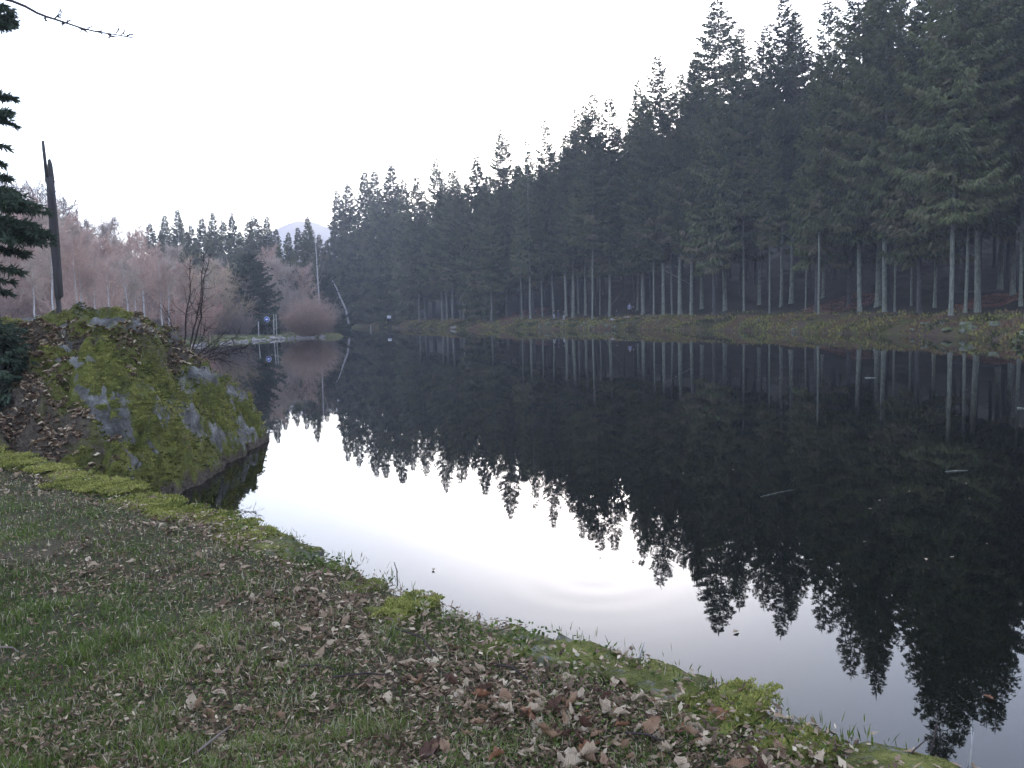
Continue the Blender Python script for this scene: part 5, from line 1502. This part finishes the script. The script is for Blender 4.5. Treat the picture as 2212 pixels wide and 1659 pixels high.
for k in range(46):
    x, y = rs.uniform(1250, 2200), rs.uniform(790, 1300)
    if k < 20: x, y = rs.uniform(1560, 1760), rs.uniform(812, 824)
    P = on_plane(x, y, 0.005)
    o = link('floating_leaf', LEAF_ME[0][k % NV], None, P); o.rotation_euler = (0, 0, rs.uniform(0, 6)); o.scale = (rs.uniform(0.25, 0.5),) * 2 + (0.2,)
    tag(o, 'tiny pale leaf speck floating on the dark mirrored trees', 'leaf', 'leaf specks on the dark water')

# ------------------------------------------------------------------ signs and stakes
p = at(577, 706, 103.5); p.z = lz(p.x, p.y)
sg = empty('round_sign', p); tag(sg, 'round blue traffic sign with a white arrow on a thin post by the left shore', 'sign')
zc = at(577, 690, p.y).z - p.z
mb = MB(); mb.tube([(0, 0.03, -0.2), (0, 0.03, zc + 0.3)], [0.035, 0.035], 8); kid(sg, link('post', mb.mesh('post', plain('grey_post', (0.10, 0.10, 0.11)))))
def disc(r, y0, y1, mat, name):
    mb = MB(); mb.tube([(0, y0, zc), (0, y1, zc)], [r, r], 28)
    return kid(sg, link(name, mb.mesh(name, mat, False)))
disc(0.36, 0.02, -0.004, plain('sign_white', (0.8, 0.8, 0.82), 0.5), 'rim')
disc(0.315, -0.004, -0.012, plain('sign_blue', (0.03, 0.07, 0.42), 0.4), 'face')
ar = [(-0.2, 0), (-0.02, 0.18), (-0.02, 0.07), (0.2, 0.07), (0.2, -0.07), (-0.02, -0.07), (-0.02, -0.18)]
V = np.array([(x, -0.018, z + zc) for x, z in ar] + [(x, -0.012, z + zc) for x, z in ar])
me = bpy.data.meshes.new('arrow'); nA = len(ar)
me.from_pydata(V.tolist(), [], [list(range(nA))[::-1], list(range(nA, 2 * nA))] + [[i, (i + 1) % nA, (i + 1) % nA + nA, i + nA] for i in range(nA)])
me.materials.append(bpy.data.materials['sign_white']); kid(sg, link('arrow', me))

p = at(841, 699, 172); p.z = max(lz(p.x, p.y), 0.1)
wb = empty('notice_board', p); tag(wb, 'small white notice board on dark legs at the far end of the pond', 'sign')
zc = at(841, 685, p.y).z - p.z
def box(mb, x0, x1, y0, y1, z0, z1):
    V = [(x, y, z) for x in (x0, x1) for y in (y0, y1) for z in (z0, z1)]
    mb.add(V, [[0, 1, 3, 2], [4, 6, 7, 5], [0, 4, 5, 1], [2, 3, 7, 6], [0, 2, 6, 4], [1, 5, 7, 3]])
mb = MB(); box(mb, -0.42, 0.42, -0.03, 0.03, zc - 0.3, zc + 0.3); kid(wb, link('board', mb.mesh('board', plain('board_white', (0.8, 0.8, 0.8), 0.5), False)))
mb = MB(); box(mb, -0.46, 0.46, -0.025, 0.035, zc - 0.95, zc - 0.32); kid(wb, link('lower_panel', mb.mesh('lower_panel', plain('board_dark', (0.03, 0.03, 0.035)), False)))
for sx in (-0.3, 0.3):
    mb = MB(); box(mb, sx - 0.05, sx + 0.05, 0.037, 0.12, -0.3, zc + 0.2); kid(wb, link('leg', mb.mesh('leg', bpy.data.materials['board_dark'], False)))
p = at(558, 712, 101); p.z = lz(p.x, p.y)
stem_thing('stake', 'thin wooden stake standing in the grass left of the blue sign', 'stake', [p - Vector((0, 0, 0.2)), at(558, 694, 101)], [0.07, 0.06], M['dead_wood'])
A = on_plane(800, 703, -0.3)
stem_thing('stake', 'short pale stake standing in the water of the far corner', 'stake', [(at(800, 690, 160).x, 160, -0.4), (at(800, 690, 160).x, 160, 0.9)], [0.13, 0.11], M['dead_wood'])
for k, x in enumerate((573, 579)):
    p = at(x + 18, 712, 102); p.z = lz(p.x, p.y)
    stem_thing('stake', ['left', 'right'][k] + ' one of the two tall stakes right of the blue sign', 'stake', [p - Vector((0, 0, 0.2)), at(x + 18 - k, 678, 102)], [0.06, 0.05], M['dead_wood'])
A = on_plane(2205, 742, 0)
stem_thing('stump', 'pale broken stump standing in the shallows at the right edge', 'stump', [A - Vector((0, 0, 0.4)), A + Vector((0.0, 0, 0.25)), A + Vector((0.05, 0, 0.75))], [0.17, 0.15, 0.05], M['dead_wood'], 8)

# ------------------------------------------------------------------ people on the far path
SKIN = plain('skin', (0.50, 0.33, 0.26)); HAIR = plain('dark_hair', (0.03, 0.022, 0.018)); SHOE = plain('dark_shoes', (0.03, 0.03, 0.03))
def person(pos, height, heading, top, trousers, label, stride=0.18, arm=0.25, group=None, hair=True):
    s_ = height / 1.75
    vs, es, rad = [], [], []
    def v(p, r, par=None, rz=None):
        vs.append(Vector(p) * s_); rad.append((r * s_, (rz or r) * s_))
        if par is not None: es.append((par, len(vs) - 1))
        return len(vs) - 1
    pel = v((0, 0, 0.95), 0.14, None, 0.11)
    sp = v((0, 0.0, 1.12), 0.125, pel, 0.10); ch = v((0, 0.01, 1.32), 0.155, sp, 0.11); sh = v((0, 0, 1.44), 0.10, ch)
    nk = v((0, 0.0, 1.51), 0.052, sh); hd = v((0, -0.015, 1.60), 0.075, nk, 0.085); v((0, -0.01, 1.69), 0.085, hd, 0.09); v((0, 0.0, 1.745), 0.05, len(vs) - 1)
    v((0, -0.105, 1.61), 0.016, hd)      # nose
    hands = []
    for sx in (-1, 1):
        ph = sx * stride
        h = v((sx * 0.095, 0, 0.90), 0.09, pel); k = v((sx * 0.10, -ph * 0.55 - 0.02, 0.49), 0.058, h); an = v((sx * 0.10, -ph + (0.05 if ph < 0 else 0), 0.09), 0.04, k); v((sx * 0.105, -ph - 0.15, 0.035), 0.036, an)
        a = v((sx * 0.19, 0, 1.41), 0.06, sh); e = v((sx * 0.235, ph * 0.45 + 0.02, 1.15), 0.043, a); w = v((sx * 0.235, ph * 0.8 - arm * 0.5, 0.93), 0.030, e)
        pm = v((sx * 0.235, ph * 0.85 - arm * 0.55, 0.87), 0.034, w); hands.append(Vector(vs[pm]))
        for q in range(4): v((sx * (0.225 + 0.0 * q), ph * 0.85 - arm * 0.6 - 0.03 + q * 0.02, 0.795 + abs(q - 1.4) * 0.006), 0.009, pm)
        v((sx * 0.20, ph * 0.85 - arm * 0.6 - 0.035, 0.835), 0.010, pm)
    me = bpy.data.meshes.new('person'); me.from_pydata([tuple(p) for p in vs], es, [])
    o = link('person', me, None, pos); o.rotation_euler = (0, 0, heading)
    md = o.modifiers.new('skin', 'SKIN'); md.use_smooth_shade = True
    for k, sv in enumerate(me.skin_vertices[0].data): sv.radius = rad[k]; sv.use_root = (k == 0)
    o.modifiers.new('sub', 'SUBSURF').levels = 1; o.modifiers['sub'].render_levels = 1
    dg = bpy.context.evaluated_depsgraph_get(); ev = o.evaluated_get(dg)
    fm = bpy.data.meshes.new_from_object(ev); o.modifiers.clear(); o.data = fm
    fm.materials.clear()
    for mt in (top, trousers, SKIN, SHOE): fm.materials.append(mt)
    for pl in fm.polygons:
        c = pl.center
        z = c.z / s_
        i = 0
        if z > 1.49: i = 2
        elif min((c - h).length for h in hands) < 0.085 * s_ and z < 0.93: i = 2
        elif z < 0.92 and abs(c.x) < 0.2 * s_: i = 1 if z > 0.085 else 3
        pl.material_index = i; pl.use_smooth = True
    if hair:
        mb = MB(); an = np.linspace(0, math.pi * 0.62, 6); rings = []
        for a in an:
            t = np.arange(12) * 2 * math.pi / 12
            front = 1 - 0.35 * (np.sin(t) < -0.3) * (a > 0.9)
            rings.append(np.stack([np.cos(t) * np.sin(a) * 0.103 * front, np.sin(t) * np.sin(a) * 0.112 * front + 0.008, 1.665 + np.cos(a) * 0.115 + 0 * t], -1))
        V = np.concatenate(rings) * s_; i = np.arange(5)[:, None] * 12; j = np.arange(12)[None]; k = (j + 1) % 12
        mb.add(V, np.stack([i + j, i + k, i + 12 + k, i + 12 + j], -1).reshape(-1, 4))
        h_ = link('hair', mb.mesh('hair', HAIR)); h_.parent = o
    return tag(o, label, 'person', group)
NAVY, LILAC, BLACK, WHITE, DUSK = plain('navy_cloth', (0.025, 0.025, 0.05)), plain('lilac_cloth', (0.30, 0.29, 0.40)), plain('black_cloth', (0.018, 0.018, 0.022)), plain('white_cloth', (0.45, 0.45, 0.48)), plain('dusky_purple_cloth', (0.10, 0.09, 0.16))
def feet(px, by):
    p = ray_land(px, by)
    if p is None: p = shore_spot(px, 5.0)
    s0 = shore_spot(px, 3.0)
    if p.y > s0.y + 12: p = shore_spot(px, 5.0)
    p.z = lz(p.x, p.y) - 0.01
    return p
def tall(px, ty, p): return at(px, ty, p.y).z - p.z
for px, by, ty, top, tr, head, st, lab in [
    (1197, 692, 673, NAVY, WHITE, 1.2, 0.16, 'person in a navy jacket and white trousers walking on the far bank'),
    (1206, 691, 672, DUSK, DUSK, 1.4, 0.12, 'person in dusky purple clothes between two far bank trunks'),
    (1218, 692, 672, BLACK, WHITE, 1.3, 0.1, 'person in black top and white lower clothes right of the purple one'),
    (1360, 681, 655, LILAC, BLACK, -0.3, 0.14, 'taller person in a pale lilac top and dark trousers on the slope'),
    (1368, 686, 661, BLACK, BLACK, 0.2, 0.1, 'person all in black standing before the one in lilac')]:
    p = feet(px, by); person(p, float(np.clip(tall(px, ty, p), 1.45, 1.9)), head, top, tr, lab, st)
p = feet(1332, 686); person(p, 1.25, -0.5, BLACK, NAVY, 'small child in dark clothes beside a trunk left of the pair', 0.08)

# ------------------------------------------------------------------ haze
if HAZE_DENSITY > 0:
    hm = bpy.data.materials.new('haze'); hm.use_nodes = True
    hn = hm.node_tree.nodes; hn.clear()
    ho = hn.new('ShaderNodeOutputMaterial'); hv = hn.new('ShaderNodeVolumePrincipled')
    hv.inputs['Color'].default_value = (0.91, 0.90, 0.99, 1); hv.inputs['Anisotropy'].default_value = 0.25; hv.inputs['Density'].default_value = HAZE_DENSITY
    hm.node_tree.links.new(hv.outputs[0], ho.inputs['Volume'])
    mb = MB(); box(mb, -1500, 1500, -1500, 1500, -10, 180)
    hz_ = link('haze', mb.mesh('haze', hm, False)); tag(hz_, 'thin pale evening haze in the air', kind='stuff')
